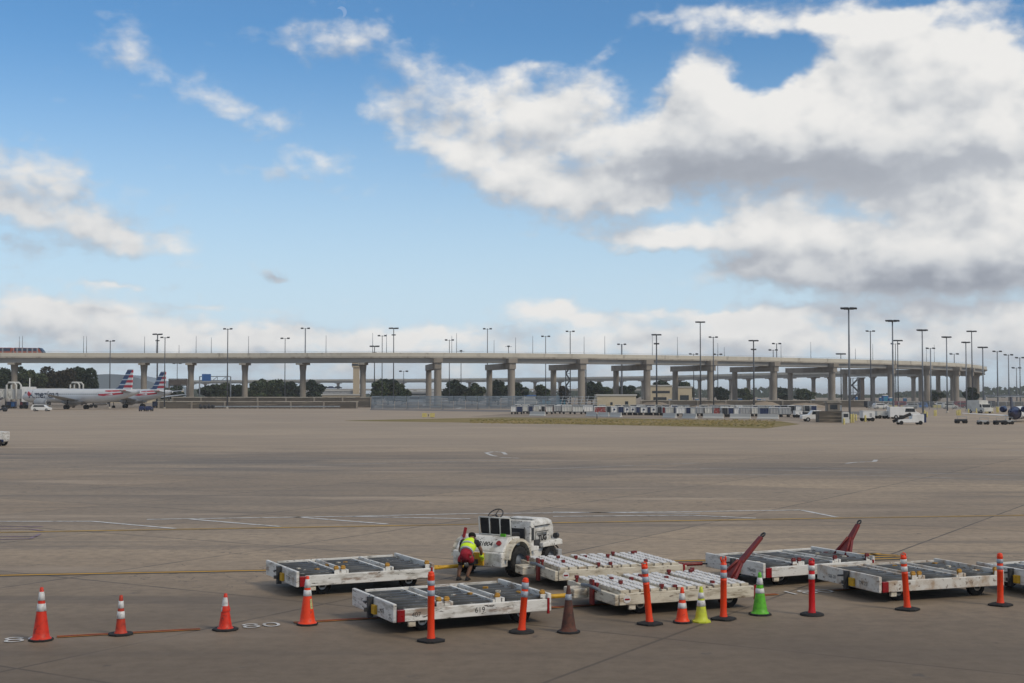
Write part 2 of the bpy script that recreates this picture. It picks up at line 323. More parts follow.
# ------------------------------------------------------------------ mesh helpers
class MB:
    def __init__(s): s.v = []; s.f = []; s.mi = []; s.cur = 0; s.sm = []
    def _f(s, idx, smooth=False): s.f.append(idx); s.mi.append(s.cur); s.sm.append(smooth)
    def box(s, c, d, rz=0.0, tilt=None, taper=1.0):
        n = len(s.v); rot = Matrix.Rotation(rz, 3, 'Z')
        if tilt is not None: rot = rot @ Matrix.Rotation(tilt[0], 3, 'X') @ Matrix.Rotation(tilt[1], 3, 'Y')
        for k, (x, y, z) in enumerate([(-1,-1,-1),(1,-1,-1),(1,1,-1),(-1,1,-1),(-1,-1,1),(1,-1,1),(1,1,1),(-1,1,1)]):
            t = taper if z > 0 else 1.0
            s.v.append(Vector(c) + rot @ Vector((x*d[0]/2*t, y*d[1]/2*t, z*d[2]/2)))
        for q in [(0,3,2,1),(4,5,6,7),(0,1,5,4),(1,2,6,5),(2,3,7,6),(3,0,4,7)]: s._f([n+i for i in q])
        return s
    def b2(s, x0, x1, y0, y1, z0, z1): return s.box(((x0+x1)/2,(y0+y1)/2,(z0+z1)/2),(x1-x0,y1-y0,z1-z0))
    def cyl(s, a, b, r0, r1=None, seg=12, caps=True, smooth=True):
        a = Vector(a); b = Vector(b); r1 = r0 if r1 is None else r1
        d = (b - a).normalized(); up = Vector((0,0,1)) if abs(d.z) < .95 else Vector((1,0,0))
        u = d.cross(up).normalized(); w_ = d.cross(u); n = len(s.v)
        for p, r in ((a, r0), (b, r1)):
            for i in range(seg):
                t = 2*PI*i/seg; s.v.append(p + (u*math.cos(t) + w_*math.sin(t))*r)
        for i in range(seg):
            j = (i+1) % seg; s._f([n+i, n+j, n+seg+j, n+seg+i], smooth)
        if caps: s._f([n+i for i in range(seg)][::-1]); s._f([n+seg+i for i in range(seg)])
        return s
    def tube(s, pts, rad, seg=8, closed=False):
        pts = [Vector(p) for p in pts]; N = len(pts); n = len(s.v)
        if not isinstance(rad, (list, tuple)): rad = [rad]*N
        for k, p in enumerate(pts):
            if closed: d = pts[(k+1) % N] - pts[k-1]
            else: d = pts[min(k+1, N-1)] - pts[max(k-1, 0)]
            d.normalize(); up = Vector((0,0,1)) if abs(d.z) < .9 else Vector((1,0,0))
            u = d.cross(up).normalized(); w_ = d.cross(u)
            for i in range(seg):
                t = 2*PI*i/seg; s.v.append(p + (u*math.cos(t)+w_*math.sin(t))*rad[k])
        for k in range(N if closed else N-1):
            k2 = (k+1) % N
            for i in range(seg):
                j = (i+1) % seg; s._f([n+k*seg+i, n+k*seg+j, n+k2*seg+j, n+k2*seg+i], True)
        if not closed:
            s._f([n+i for i in range(seg)][::-1]); s._f([n+(N-1)*seg+i for i in range(seg)])
        return s
    def lathe(s, prof, seg=24, c=(0,0,0), axis='Z', a0=0.0, a1=2*PI, smooth=True):
        full = abs(a1-a0-2*PI) < 1e-6; N = seg if full else seg+1; n = len(s.v)
        for (r, z) in prof:
            for i in range(N):
                t = a0 + (a1-a0)*i/seg; x, y = r*math.cos(t), r*math.sin(t)
                p = {'Z': (x,y,z), 'Y': (x,z,y), 'X': (z,x,y)}[axis]
                s.v.append(Vector(c)+Vector(p))
        for k in range(len(prof)-1):
            for i in range(seg):
                j = (i+1) % N; s._f([n+k*N+i, n+k*N+j, n+(k+1)*N+j, n+(k+1)*N+i], smooth)
        return s
    def prism(s, outline, y0, y1, inset=None):
        """outline in the xz plane, extruded along y"""
        n = len(s.v); N = len(outline)
        for y in (y0, y1):
            for (x, z) in outline: s.v.append(Vector((x, y, z)))
        s._f([n+i for i in range(N)]); s._f([n+N+i for i in range(N)][::-1])
        for i in range(N):
            j = (i+1) % N; s._f([n+j, n+i, n+N+i, n+N+j])
        return s
    def quad(s, *p):
        n = len(s.v); s.v += [Vector(q) for q in p]; s._f(list(range(n, n+len(p)))); return s
    def split(s):
        par = list(range(len(s.v)))
        def find(a):
            while par[a] != a: par[a] = par[par[a]]; a = par[a]
            return a
        for f_ in s.f:
            r = find(f_[0])
            for i in f_[1:]: par[find(i)] = r
        out = {}
        for k, f_ in enumerate(s.f):
            r = find(f_[0]); m_ = out.setdefault(r, (MB(), {}))
            idx = []
            for i in f_:
                if i not in m_[1]: m_[1][i] = len(m_[0].v); m_[0].v.append(s.v[i])
                idx.append(m_[1][i])
            m_[0].f.append(idx); m_[0].mi.append(s.mi[k]); m_[0].sm.append(s.sm[k])
        return [m_[0] for m_ in out.values()]
    def each(s, name, mats, parent=None, **kw):
        return [m_.build(name, mats, parent, **kw) for m_ in s.split()]
    def build(s, name, mats, parent=None, loc=(0,0,0), rz=0.0, bevel=0.0):
        me = bpy.data.meshes.new(name); me.from_pydata([tuple(v) for v in s.v], [], s.f)
        if not isinstance(mats, (list, tuple)): mats = [mats]
        for m_ in mats: me.materials.append(m_)
        me.polygons.foreach_set('material_index', s.mi); me.polygons.foreach_set('use_smooth', s.sm); me.update()
        o = bpy.data.objects.new(name, me); col.objects.link(o); o.location = loc; o.rotation_euler = (0,0,rz)
        if parent is not None: o.parent = parent
        if bevel:
            bm_ = o.modifiers.new('bevel', 'BEVEL'); bm_.width = bevel; bm_.segments = 2; bm_.limit_method = 'ANGLE'; bm_.angle_limit = R(40)
        return o

def tag(o, label=None, cat=None, group=None, kind=None):
    if label: o['label'] = label
    if cat: o['category'] = cat
    if group: o['group'] = group
    if kind: o['kind'] = kind
    return o
def empty(name, loc=(0,0,0), rz=0.0):
    o = bpy.data.objects.new(name, None); col.objects.link(o); o.location = loc; o.rotation_euler = (0,0,rz); o.empty_display_size = .3
    return o
CH = {}
def kids(o): return [c for c in bpy.data.objects if c.parent is o]
def dup(o, loc=None, rz=None, label=None, parent=None, _k=None):
    if _k is None:
        _k = {}
        for c in bpy.data.objects:
            if c.parent is not None: _k.setdefault(c.parent.name, []).append(c)
    c = o.copy(); col.objects.link(c); c.parent = parent
    if loc is not None: c.location = loc
    if rz is not None: c.rotation_euler = (0,0,rz)
    if label: c['label'] = label
    for ch in _k.get(o.name, []): dup(ch, parent=c, _k=_k)
    return c
ORD = ['first','second','third','fourth','fifth','sixth','seventh','eighth','ninth','tenth','eleventh','twelfth','thirteenth','fourteenth','fifteenth','sixteenth','seventeenth','eighteenth','nineteenth','twentieth']
def ordn(i):
    if i < 20: return ORD[i]
    tens = {2:'twenty',3:'thirty',4:'forty'}[(i+1)//10]
    return (tens + '-' + ORD[(i+1) % 10 - 1]) if (i+1) % 10 else {2:'twentieth',3:'thirtieth',4:'fortieth'}[(i+1)//10]

def text_mesh(txt, size, name='lettering', material=None, parent=None, wx=1.0, bold=0.0):
    cu = bpy.data.curves.new(name, 'FONT'); cu.body = txt; cu.size = size; cu.align_x = 'CENTER'; cu.align_y = 'CENTER'; cu.extrude = 0.0; cu.offset = bold
    to = bpy.data.objects.new(name, cu); col.objects.link(to)
    bpy.context.view_layer.update()
    dg = bpy.context.evaluated_depsgraph_get()
    me = bpy.data.meshes.new_from_object(to.evaluated_get(dg)); me.name = name
    bpy.data.objects.remove(to); bpy.data.curves.remove(cu)
    for v in me.vertices: v.co.x *= wx
    me.materials.clear(); me.materials.append(material or M['letter'])
    o = bpy.data.objects.new(name, me); col.objects.link(o)
    if parent is not None: o.parent = parent
    return o
# ------------------------------------------------------------------ ground
def ground_material():
    m = bpy.data.materials.new('apron_concrete'); m.use_nodes = True
    g = NG(m.node_tree); b = g.n['Principled BSDF']
    t = g.n.new('ShaderNodeTexCoord'); sp = g.n.new('ShaderNodeSeparateXYZ'); g.l.new(t.outputs['Object'], sp.inputs[0])
    X, Y = sp.outputs[0], sp.outputs[1]
    pos = t.outputs['Object']
    big = g.noise(g.vec(g.mul(X, .35), Y), .045, 5, .55)
    mid = g.noise(g.vec(g.mul(X, .5), Y), .25, 6, .6)
    fine = g.noise(pos, 3.0, 8, .65)
    base = g.mix(g.ss(big, .36, .64), (.290, .218, .148, 1), (.425, .326, .222, 1))
    base = g.mix(g.mul(g.ss(mid, .45, .70), .55), base, (.185, .148, .112, 1))
    grain = g.noise(pos, 22.0, 5, .7)
    base = g.mix(g.ss(grain, .45, .72, 0, .35), base, (.10, .088, .074, 1))
    base = g.mix(g.mul(g.ss(fine, .35, .70), .55), base, (.165, .135, .104, 1))
    # slab to slab differences and joints, the slab grid turned 31 degrees
    ca, sa = math.cos(R(-31)), math.sin(R(-31))
    U = g.add(g.mul(X, ca / 7.6), g.mul(Y, sa / 7.6)); V = g.add(g.mul(X, -sa / 7.6), g.mul(Y, ca / 7.6))
    j0 = G(580, 630); u0 = (j0.x * ca + j0.y * sa) / 7.6; v0 = (-j0.x * sa + j0.y * ca) / 7.6
    j1 = G(600, 662.0); u1 = (j1.x * ca + j1.y * sa) / 7.6
    U = g.add(U, -u1 + 50); V = g.add(V, -v0 + 50)
    wn = g.n.new('ShaderNodeTexWhiteNoise'); wn.noise_dimensions = '2D'
    g.l.new(g.vec(g.m('FLOOR', U), g.m('FLOOR', V)), wn.inputs['Vector'])
    base = g.mix(g.mul(wn.outputs['Value'], .34), base, (.13, .118, .105, 1))
    def edge(w_):
        fr = g.m('FRACT', w_); return g.m('MINIMUM', fr, g.sub(1.0, fr))
    jd = g.m('MINIMUM', edge(U), edge(V))
    jn = g.noise(pos, .35, 3, .6)
    joint = g.mul(g.ss(jd, .0028, .0065, 1, 0), g.ss(jn, .30, .56, .40, .90))
    base = g.mix(joint, base, (.050, .045, .040, 1))
    cn = g.noise(pos, .16, 5, .62)
    crack = g.mul(g.ss(g.m('ABSOLUTE', g.sub(cn, .5)), .0010, .0034, 1, 0), g.ss(g.noise(g.vec(g.add(X, 90.0), Y), .05, 2, .5), .50, .60, 0, .6))
    base = g.mix(crack, base, (.055, .048, .042, 1))
    # the worn taxi lane crossing the apron: rubber and exhaust darkened
    pa, pb = G(60, 459), G(1000, 474)
    sl = (pb.y - pa.y) / (pb.x - pa.x)
    tt = g.sub(Y, g.add(g.mul(X, sl), pa.y - pa.x * sl))
    wob = g.noise(g.vec(g.mul(X, .25), Y), .12, 5, .6)
    dist = g.add(g.m('ABSOLUTE', g.add(tt, g.mul(g.sub(wob, .5), 16.0))), g.m('MAXIMUM', g.mul(X, .16), 0.0))
    lane = g.mul(g.ss(dist, 15.0, 3.0, 0, 1), g.ss(g.noise(g.vec(g.mul(X, .08), g.mul(Y, .4)), 1.0, 5, .65), .32, .66, 1.0, .30))
    base = g.mix(g.mul(lane, .60), base, (.100, .094, .090, 1))
    # long tyre streaks
    stn = g.noise(g.vec(g.mul(X, .035), g.mul(Y, .55)), 1.0, 5, .62)
    base = g.mix(g.ss(stn, .52, .68, 0, .55), base, (.135, .112, .092, 1))
    st2 = g.noise(g.vec(g.mul(X, .06), g.mul(Y, .28)), 1.0, 4, .6)
    base = g.mix(g.ss(st2, .56, .70, 0, .55), base, (.41, .325, .242, 1))
    # the far apron beyond the lane is paler
    far_pale = g.ss(g.add(tt, g.mul(wob, 8.0)), 12.0, 40.0, 0, .45)
    base = g.mix(far_pale, base, (.390, .312, .232, 1))
    # cloud shade over the near stand, put into the base colour
    near_shade = g.ss(g.add(Y, g.mul(g.noise(pos, .16, 5, .6), 16.0)), 46.0, 27.0, 0, .74)
    base = g.mix(near_shade, base, (.095, .071, .049, 1))
    # oil drips and spots
    vo = g.noise(pos, .9, 4, .7); base = g.mix(g.ss(vo, .64, .71, 0, .6), base, (.060, .056, .052, 1))
    # rusty orange dust patches
    ru = g.noise(g.vec(g.mul(X, .5), Y), .085, 4, .6); base = g.mix(g.ss(ru, .68, .76, 0, .5), base, (.22, .145, .085, 1))
    g.l.new(base, b.inputs['Base Color'])
    g.l.new(g.m('MULTIPLY_ADD', fine, .25, .62), b.inputs['Roughness'])
    b.inputs['Specular IOR Level'].default_value = .35
    bp = g.n.new('ShaderNodeBump'); bp.inputs['Strength'].default_value = .25; bp.inputs['Distance'].default_value = .01
    g.l.new(fine, bp.inputs['Height']); g.l.new(bp.outputs[0], b.inputs['Normal'])
    return m
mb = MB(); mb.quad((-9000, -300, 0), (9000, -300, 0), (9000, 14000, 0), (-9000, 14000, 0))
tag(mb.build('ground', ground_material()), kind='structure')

def flat(name, pts, material, z, kind='structure', parent=None):
    mb = MB(); mb.quad(*[(p[0], p[1], z) for p in pts]); o = mb.build(name, material, parent)
    if kind and parent is None: o['kind'] = kind
    return o
# soil and rough grass beyond the apron edge
flat('terrain', [(-1500, 428), (-40, 418), (140, 418), (330, 395), (3000, 395), (6000, 13000), (-6000, 13000)], M['soil'], .012)
# taxiway island: gravel, grass
def gp(l): return [G(*q) for q in l]
flat('gravel_verge', gp([(470, 416.5), (516, 413.2), (640, 413.6), (760, 415.2), (870, 417.5), (838, 421), (700, 421)]), M['soil'], .006)
def strip_poly(name, top, bot, material, z):
    mb = MB()
    a = [G(*q) for q in top]; b = [G(*q) for q in bot]
    n = 0
    for p in a: mb.v.append(Vector((p.x, p.y, z)))
    for p in b[::-1]: mb.v.append(Vector((p.x, p.y, z)))
    mb._f(list(range(len(mb.v)))); o = mb.build(name, material); o['kind'] = 'structure'; return o
strip_poly('grass', [(345, 420.6), (420, 419.0), (500, 417.4), (600, 418.0), (700, 419.8), (780, 421.2)], [(345, 420.9), (430, 422.2), (520, 423.6), (600, 424.8), (700, 427.0), (765, 428.6), (800, 424.2)], M['grass'], .010)
strip_poly('service_road', [(370, 409.0), (560, 410.2), (860, 411.5)], [(370, 410.2), (560, 412.6), (860, 415)], mat('service_road_asphalt', (.15, .14, .135), rough=.9), .008)

# grass tufts so the island is not a flat sheet
random.seed(5)
mb = MB()
for i in range(2600):
    px = random.uniform(470, 775); py = random.uniform(419.6, 423.6 + (px - 500) * .012)
    p = G(px, py); h = random.uniform(.04, .13)
    a = random.uniform(0, PI); dx, dy = math.cos(a) * .25, math.sin(a) * .25
    mb.quad((p.x - dx, p.y - dy, .01), (p.x + dx, p.y + dy, .01), (p.x + dx * .5, p.y + dy * .5 + .05, h), (p.x - dx * .6, p.y - dy * .6 + .05, h * .8))
tag(mb.build('rough_grass', M['grass']), 'ragged dry grass tufts growing on the taxiway island', 'grass', kind='stuff')

# ------------------------------------------------------------------ painted lines
def line(name, pts, width, material, z=.006):
    mb = MB()
    P_ = [Vector((G(*q).x, G(*q).y, 0)) for q in pts]
    for a, b in zip(P_[:-1], P_[1:]):
        d = (b - a); L = d.length; d.normalize(); n = Vector((-d.y, d.x, 0)) * width / 2
        k = max(1, int(L / 8))
        mb.quad(*[(v.x, v.y, z) for v in (a - n, b - n, b + n, a + n)])
    o = mb.build(name, material); o['kind'] = 'structure'; return o
LW = [
 [(-30, 521.6), (92, 521.5), (175, 528.7)], [(147, 519.6), (350, 516.5), (470, 513.8), (690, 511.8), (801, 510.2), (837, 517.4)],
 [(191, 519.4), (280, 526.8)], [(294, 517.0), (387, 524.2)], [(352, 516.6), (470, 519.0)], [(553, 516.6), (690, 515.4), (756, 518.4)], [(553, 512.2), (700, 513.6)],
]
for l in LW: line('painted_line', l, .20, M['line_bright'], .010)
for l in [[(520, 470), (700, 463)], [(690, 474.5), (857, 475.2), (1060, 481.5)], [(300, 465.5), (512, 460)], [(640, 440), (860, 444), (1060, 452)], [(800, 467.2), (905, 471)], [(700, 468.5), (1060, 476)]]:
    line('faded_line', l, .30, M['line_faint'], .006)
for l in [[(486, 453.0), (494, 451.8), (503, 452.4), (506, 454.6)], [(486, 453.0), (492, 455.6), (497, 456.4)], [(846, 463.6), (856, 462.4), (874, 461.8), (876, 460.0)], [(500, 457.6), (520, 458.4)]]:
    line('painted_symbol', l, .28, M['line_bright'], .014)
far_y = [(-30, 533.0), (350, 526.6), (553, 523.0), (860, 517.9), (1060, 514.8)]
line('line_border', far_y, .38, M['line_black'], .005); line('painted_line', far_y, .19, M['line_yellow_worn'], .009)
near_y = [(-30, 576.2), (262, 570.6), (700, 560.6), (905, 556.2)]
line('line_border', near_y, .42, M['line_black'], .005); line('painted_line', near_y, .16, M['line_yellow'], .009)
for l in [[(838, 561.0), (905, 558.6)], [(850, 553.6), (897, 555.8)], [(846, 557.2), (880, 554.0)]]:
    line('line_border', l, .40, M['line_black'], .013); line('painted_line', l, .15, M['line_yellow'], .017)
for l in [[(57, 637.2), (200, 629.4)], [(294, 623.0), (777, 594.6)], [(834, 590.6), (1060, 578.2)]]:
    line('line_border', l, .19, M['line_orange'], .013); line('painted_line', l, .09, M['line_red'], .017)
for l in [[(-20, 526.6), (43, 526.8)], [(-20, 529.2), (30, 529.2), (43, 531)], [(-20, 537.0), (38, 536.6)], [(-20, 540), (30, 539.0), (40, 534.2)]]:
    line('faded_marking', l, .12, M['line_purple'], .012)
def ground_text(txt, px, py, w_, h_, ang=0):
    o = text_mesh(txt, 1.0, 'stand_number', M['line_bright'], bold=-.01)
    me = o.data; xs = [v.co.x for v in me.vertices]; ys = [v.co.y for v in me.vertices]
    sx = w_ / (max(xs) - min(xs)); sy = h_ / (max(ys) - min(ys))
    for v in me.vertices: v.co.x *= sx; v.co.y *= sy
    p = G(px, py); o.location = (p.x, p.y, .016); o.rotation_euler = (0, 0, ang); o['kind'] = 'structure'
a_red = math.atan2(G(777, 594.6).y - G(57, 637.2).y, G(777, 594.6).x - G(57, 637.2).x)
ground_text('180', 251, 626.6, .95, .44, a_red)
ground_text('180', 14, 640.6, 1.0, .48, a_red)
ground_text('180', 808, 592.6, 1.05, .50, a_red)

# ------------------------------------------------------------------ curve helper
def catmull(pts, step=6.0):
    out = []
    P_ = [pts[0] * 2 - pts[1]] + pts + [pts[-1] * 2 - pts[-2]]
    for i in range(1, len(P_) - 2):
        a, b, c, d = P_[i-1:i+3]; k = max(2, int((c - b).length / step))
        for j in range(k):
            t = j / k
            out.append(.5 * ((2*b) + (c-a)*t + (2*a - 5*b + 4*c - d)*t*t + (3*b - a - 3*c + d)*t**3))
    out.append(pts[-1].copy()); return out
DECK_Z = 18.2; DZ = DECK_Z - 17.0
def deck_pt(px, py):
    Y = FPX * (DECK_Z - CAMH) / (HZ - py); return Vector((XY(px, Y), Y, 0))
near_pts = [deck_pt(*q) for q in [(-190, 352.9), (0, 353.1), (130, 353.4), (250, 353.5), (370, 353.0), (500, 353.5), (630, 355.2), (750, 357.3), (860, 360.0), (930, 362.4), (962, 364.6), (977, 366.9)]]
far_pts = [deck_pt(*q) for q in [(977, 366.9), (975.5, 368.2), (962, 369.6), (900, 370.8), (830, 371.6), (760, 373.4), (650, 376.2), (500, 378.2), (310, 379.6), (180, 380.6)]]
def sweep(path, prof, zbase=DZ):
    """profile is a closed loop of (offset, z); the offset grows to the right of travel"""
    mb = MB(); N = len(prof)
    for k, p in enumerate(path):
        d = (path[min(k+1, len(path)-1)] - path[max(k-1, 0)]).normalized(); r = Vector((d.y, -d.x, 0))
        for (o_, z) in prof: mb.v.append(p + r * o_ + Vector((0, 0, z + zbase)))
    for k in range(len(path)-1):
        for i in range(N):
            j = (i+1) % N; mb._f([k*N+i, k*N+j, (k+1)*N+j, (k+1)*N+i])
    mb._f(list(range(N))[::-1]); mb._f([(len(path)-1)*N+i for i in range(N)])
    return mb
def rect(o0, o1, z0, z1): return [(o0, z0), (o1, z0), (o1, z1), (o0, z1)]
def viaduct(name, path, label):
    root = empty(name, tuple(path[len(path)//2])); ox = path[len(path)//2]
    loc = [p - ox for p in path]
    tag(root, label, 'viaduct')
    sweep(loc, rect(4.6, 4.95, 15.72, 17.0)).build('parapet', M['parapet'], root)
    sweep(loc, rect(-4.95, -4.6, 15.72, 17.0)).build('parapet', M['parapet'], root)
    sweep(loc, rect(-5.2, 5.2, 15.2, 15.7)).build('deck_slab', M['concrete'], root)
    sweep(loc, [(1.6, 15.19), (4.3, 15.19), (3.9, 13.7), (2.0, 13.7)]).build('girder', M['girder'], root)
    sweep(loc, [(-4.3, 15.19), (-1.6, 15.19), (-2.0, 13.7), (-3.9, 13.7)]).build('girder', M['girder'], root)
    mb = sweep(loc, rect(4.72, 4.80, 17.35, 17.42))
    mb.build('handrail', M['galv'], root)
    return root, ox
near_path = catmull(near_pts, 7); far_path = catmull(far_pts, 9)
NV, nox = viaduct('rail_viaduct', near_path, 'long pale concrete elevated railway with parapets on tall piers across the whole apron')
FV, fox = viaduct('rail_viaduct', far_path, 'lower looking far leg of the concrete viaduct seen through the piers of the near one')

def on_path(path, px):
    best = None
    for a, b in zip(path[:-1], path[1:]):
        pa = 512 + FPX * a.x / a.y; pb = 512 + FPX * b.x / b.y
        if (pa - px) * (pb - px) <= 0 and pa != pb:
            t = (px - pa) / (pb - pa); p = a.lerp(b, t); d = (b - a).normalized(); return p, d
    return None, None
def col_mesh(p, r, ztop, flare=1.5, box=False):
    mb = MB()
    if box:
        mb.box((p.x, p.y, ztop/2), (2*r, 2*r, ztop))
    else:
        mb.lathe([(r*1.05, 0), (r, .4), (r, ztop-2.4), (r*1.12, ztop-1.6), (r*flare, ztop)], 16, (p.x, p.y, 0))
    return mb
singles = [-120, -50, 14.5, 80, 144, 191, 245, 303, 363]
for px in singles:
    if px == 80: continue
    p, d = on_path(near_path, px)
    if p is None: continue
    q = p - nox
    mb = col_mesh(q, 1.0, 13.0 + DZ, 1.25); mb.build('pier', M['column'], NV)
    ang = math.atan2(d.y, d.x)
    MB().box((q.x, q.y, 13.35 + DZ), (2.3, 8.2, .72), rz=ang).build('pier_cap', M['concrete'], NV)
pairs = [(423, 438.5), (489.5, 509), (554, 577), (616, 641.5), (675.5, 704), (735, 766), (791, 824), (845.5, 882), (893, 918), (921, 947), (939, 961), (962, 979)]
for pr, pf in pairs:
    p, d = on_path(near_path, pf - 2)
    if p is None: continue
    n = Vector((-d.y, d.x, 0))                       # away from the camera
    fr = p - n * 4.9
    s = 9.0
    for k in range(60):
        q = fr + n * (8 + k * .5)
        if 512 + FPX * q.x / q.y <= pr: break
    rear = q; Lc = (rear - fr).length
    ang = math.atan2(n.y, n.x)
    a = fr - nox; b = rear - nox
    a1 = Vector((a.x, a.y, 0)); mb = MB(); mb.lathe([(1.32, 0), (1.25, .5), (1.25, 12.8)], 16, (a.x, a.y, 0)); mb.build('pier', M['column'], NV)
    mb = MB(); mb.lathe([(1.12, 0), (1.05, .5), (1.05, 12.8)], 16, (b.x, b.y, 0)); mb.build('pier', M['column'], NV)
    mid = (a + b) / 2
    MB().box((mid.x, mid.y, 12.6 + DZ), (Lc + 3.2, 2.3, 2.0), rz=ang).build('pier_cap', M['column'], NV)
    MB().box((a.x - n.x*.6, a.y - n.y*.6, 14.4 + DZ), (3.0, 3.1, 1.56), rz=ang).build('pier_head', M['column'], NV)
# piers of the far leg
acc = 0; nxt = 12
for a, b in zip(far_path[:-1], far_path[1:]):
    acc += (b - a).length
    if acc > nxt:
        nxt += 25; q = b - fox; d = (b - a).normalized(); ang = math.atan2(d.y, d.x)
        q2 = q + Vector((-d.y, d.x, 0)) * 3.2
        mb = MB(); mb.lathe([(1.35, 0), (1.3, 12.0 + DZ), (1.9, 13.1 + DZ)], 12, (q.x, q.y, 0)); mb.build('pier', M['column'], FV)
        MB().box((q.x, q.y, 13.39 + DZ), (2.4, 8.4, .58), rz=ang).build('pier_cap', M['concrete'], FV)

# masts on the deck: thin rods along the parapet
rods = [(15.2, 336.5), (18.3, 336), (80.5, 336), (83.5, 336), (141.7, 336.5), (153.6, 339), (176.5, 345), (193.5, 336), (208.5, 337.5), (245.6, 336), (322, 335.5), (371.5, 333),
        (385.5, 334), (453, 336), (458.5, 333), (497, 340), (520, 337.5), (537.3, 336), (590, 336.5), (611, 336), (659, 334), (684.6, 337), (725.5, 343), (732, 347), (789.6, 344), (819.6, 342), (864.5, 348.5), (882, 344), (936, 347), (944, 344.5)]
for i, (px, py) in enumerate(rods):
    p, d = on_path(near_path, px)
    if p is None: continue
    n = Vector((-d.y, d.x, 0)); p = p + n * 4.3
    top = P(px, py, p.y).z
    mb = MB(); mb.cyl((0, 0, 0), (0, 0, top - 15.7 - DZ), .13, .07, 6); mb.box((0, 0, .15), (.5, .5, .3))
    o = mb.build('lightning_rod', M['pole_steel'], None, (p.x, p.y, 15.7 + DZ))
    tag(o, 'thin bare rod on the viaduct deck, %s of the rods counted from the left' % ordn(i), 'mast', 'thin rods standing on the viaduct')
# ------------------------------------------------------------------ train on the deck
def train_car(px0, px1, nose, label):
    p, d = on_path(near_path, (px0 + px1) / 2)
    Lm = (px1 - px0) * p.y / FPX
    root = empty('train_car', (p.x, p.y, 15.72 + DZ), math.atan2(d.y, d.x)); tag(root, label, 'train', 'orange airport train cars')
    h = Lm / 2
    if nose: ol = [(-h, .35), (h, .35), (h, .9), (h - .5, 1.9), (h - 1.5, 3.0), (-h, 3.1)]
    else: ol = [(-h, .35), (h, .35), (h, 3.1), (-h, 3.1)]
    MB().prism(ol, -1.4, 1.4).build('body', M['train_orange'], root, bevel=.08)
    if nose:
        MB().prism([(h - 1.30, 3.03), (h - .32, 1.95), (h + .08, .95), (h + .06, .5), (h - .25, .5), (h - 1.0, 1.9), (h - 2.0, 3.13)], -1.43, 1.43).build('nose_panel', M['train_blue'], root)
    mb = MB()
    for s in (-1, 1):
        mb.b2(-h + .25, h - (2.2 if nose else .25), s*1.41 - .02, s*1.41 + .02, 1.95, 2.95)
    mb.each('window_band', M['train_blue'], root)
    mb = MB()
    for s in (-1, 1):
        for k in range(5): mb.box((-h + Lm*(k+.7)/6, s*1.445, 2.0), (.5, .03, 1.9))
    mb.each('door', mat('train_grey_%d' % int(nose), (.30, .31, .33)), root)
    MB().b2(-h + .5, h - .8, -1.1, 1.1, 0, .34).build('underframe', M['dark_steel'], root)
train_car(-26, 11.8, False, 'orange train car cut by the left edge of the photo')
train_car(15, 44.5, True, 'leading orange train car with dark sloped nose on the viaduct')

# ------------------------------------------------------------------ light masts
def mast(px, ytop, Y, r, head, dark, label, hd=1.0):
    x = XY(px, Y); H_ = P(px, ytop, Y).z
    root = empty('light_mast', (x, Y, 0)); tag(root, label, 'light mast', 'tall lighting masts around the apron')
    m = M['pole_dark'] if dark else M['pole_steel']
    r *= (.72 if dark else .9)
    MB().cyl((0, 0, .3), (0, 0, H_), r, r * .6, 10).build('pole', m, root)
    MB().lathe([(0, .55), (r * 1.7, .5), (r * 1.9, .001)], 10).build('base', M['concrete'], root)
    mb = MB(); mb.box((0, 0, H_ - .25), (2.6 * hd, .12, .12))
    if head >= 3: mb.box((0, 0, H_ - .25), (.12, 2.2 * hd, .118))
    mb.build('crossarm', m, root)
    spots = {1: [(0, 0)], 2: [(-1.25, 0), (1.25, 0)], 3: [(-1.4, 0), (1.4, 0), (-.6, -.5), (.5, .6)], 4: [(-1.6, 0), (1.6, 0), (-.7, -.6), (.7, -.6), (0, .8)]}[head]
    for (a, b) in spots:
        l = MB().box((a * hd, b * hd, H_ - .1), (.95 * hd, .9 * hd, .42 * max(hd, .6)), tilt=(R(12), 0)).build('luminaire', M['dark_steel'], root)
    if head == 3 and ('stacked' in label or 'double' in label or 'two' in label):
        MB().box((0, 0, H_ - 2.6), (1.5, .5, .4)).build('lower_luminaire', M['dark_steel'], root)
    return root
zt = 17.3
def ytoY(ytop, z=zt): return FPX * (z - CAMH) / (HZ - ytop)
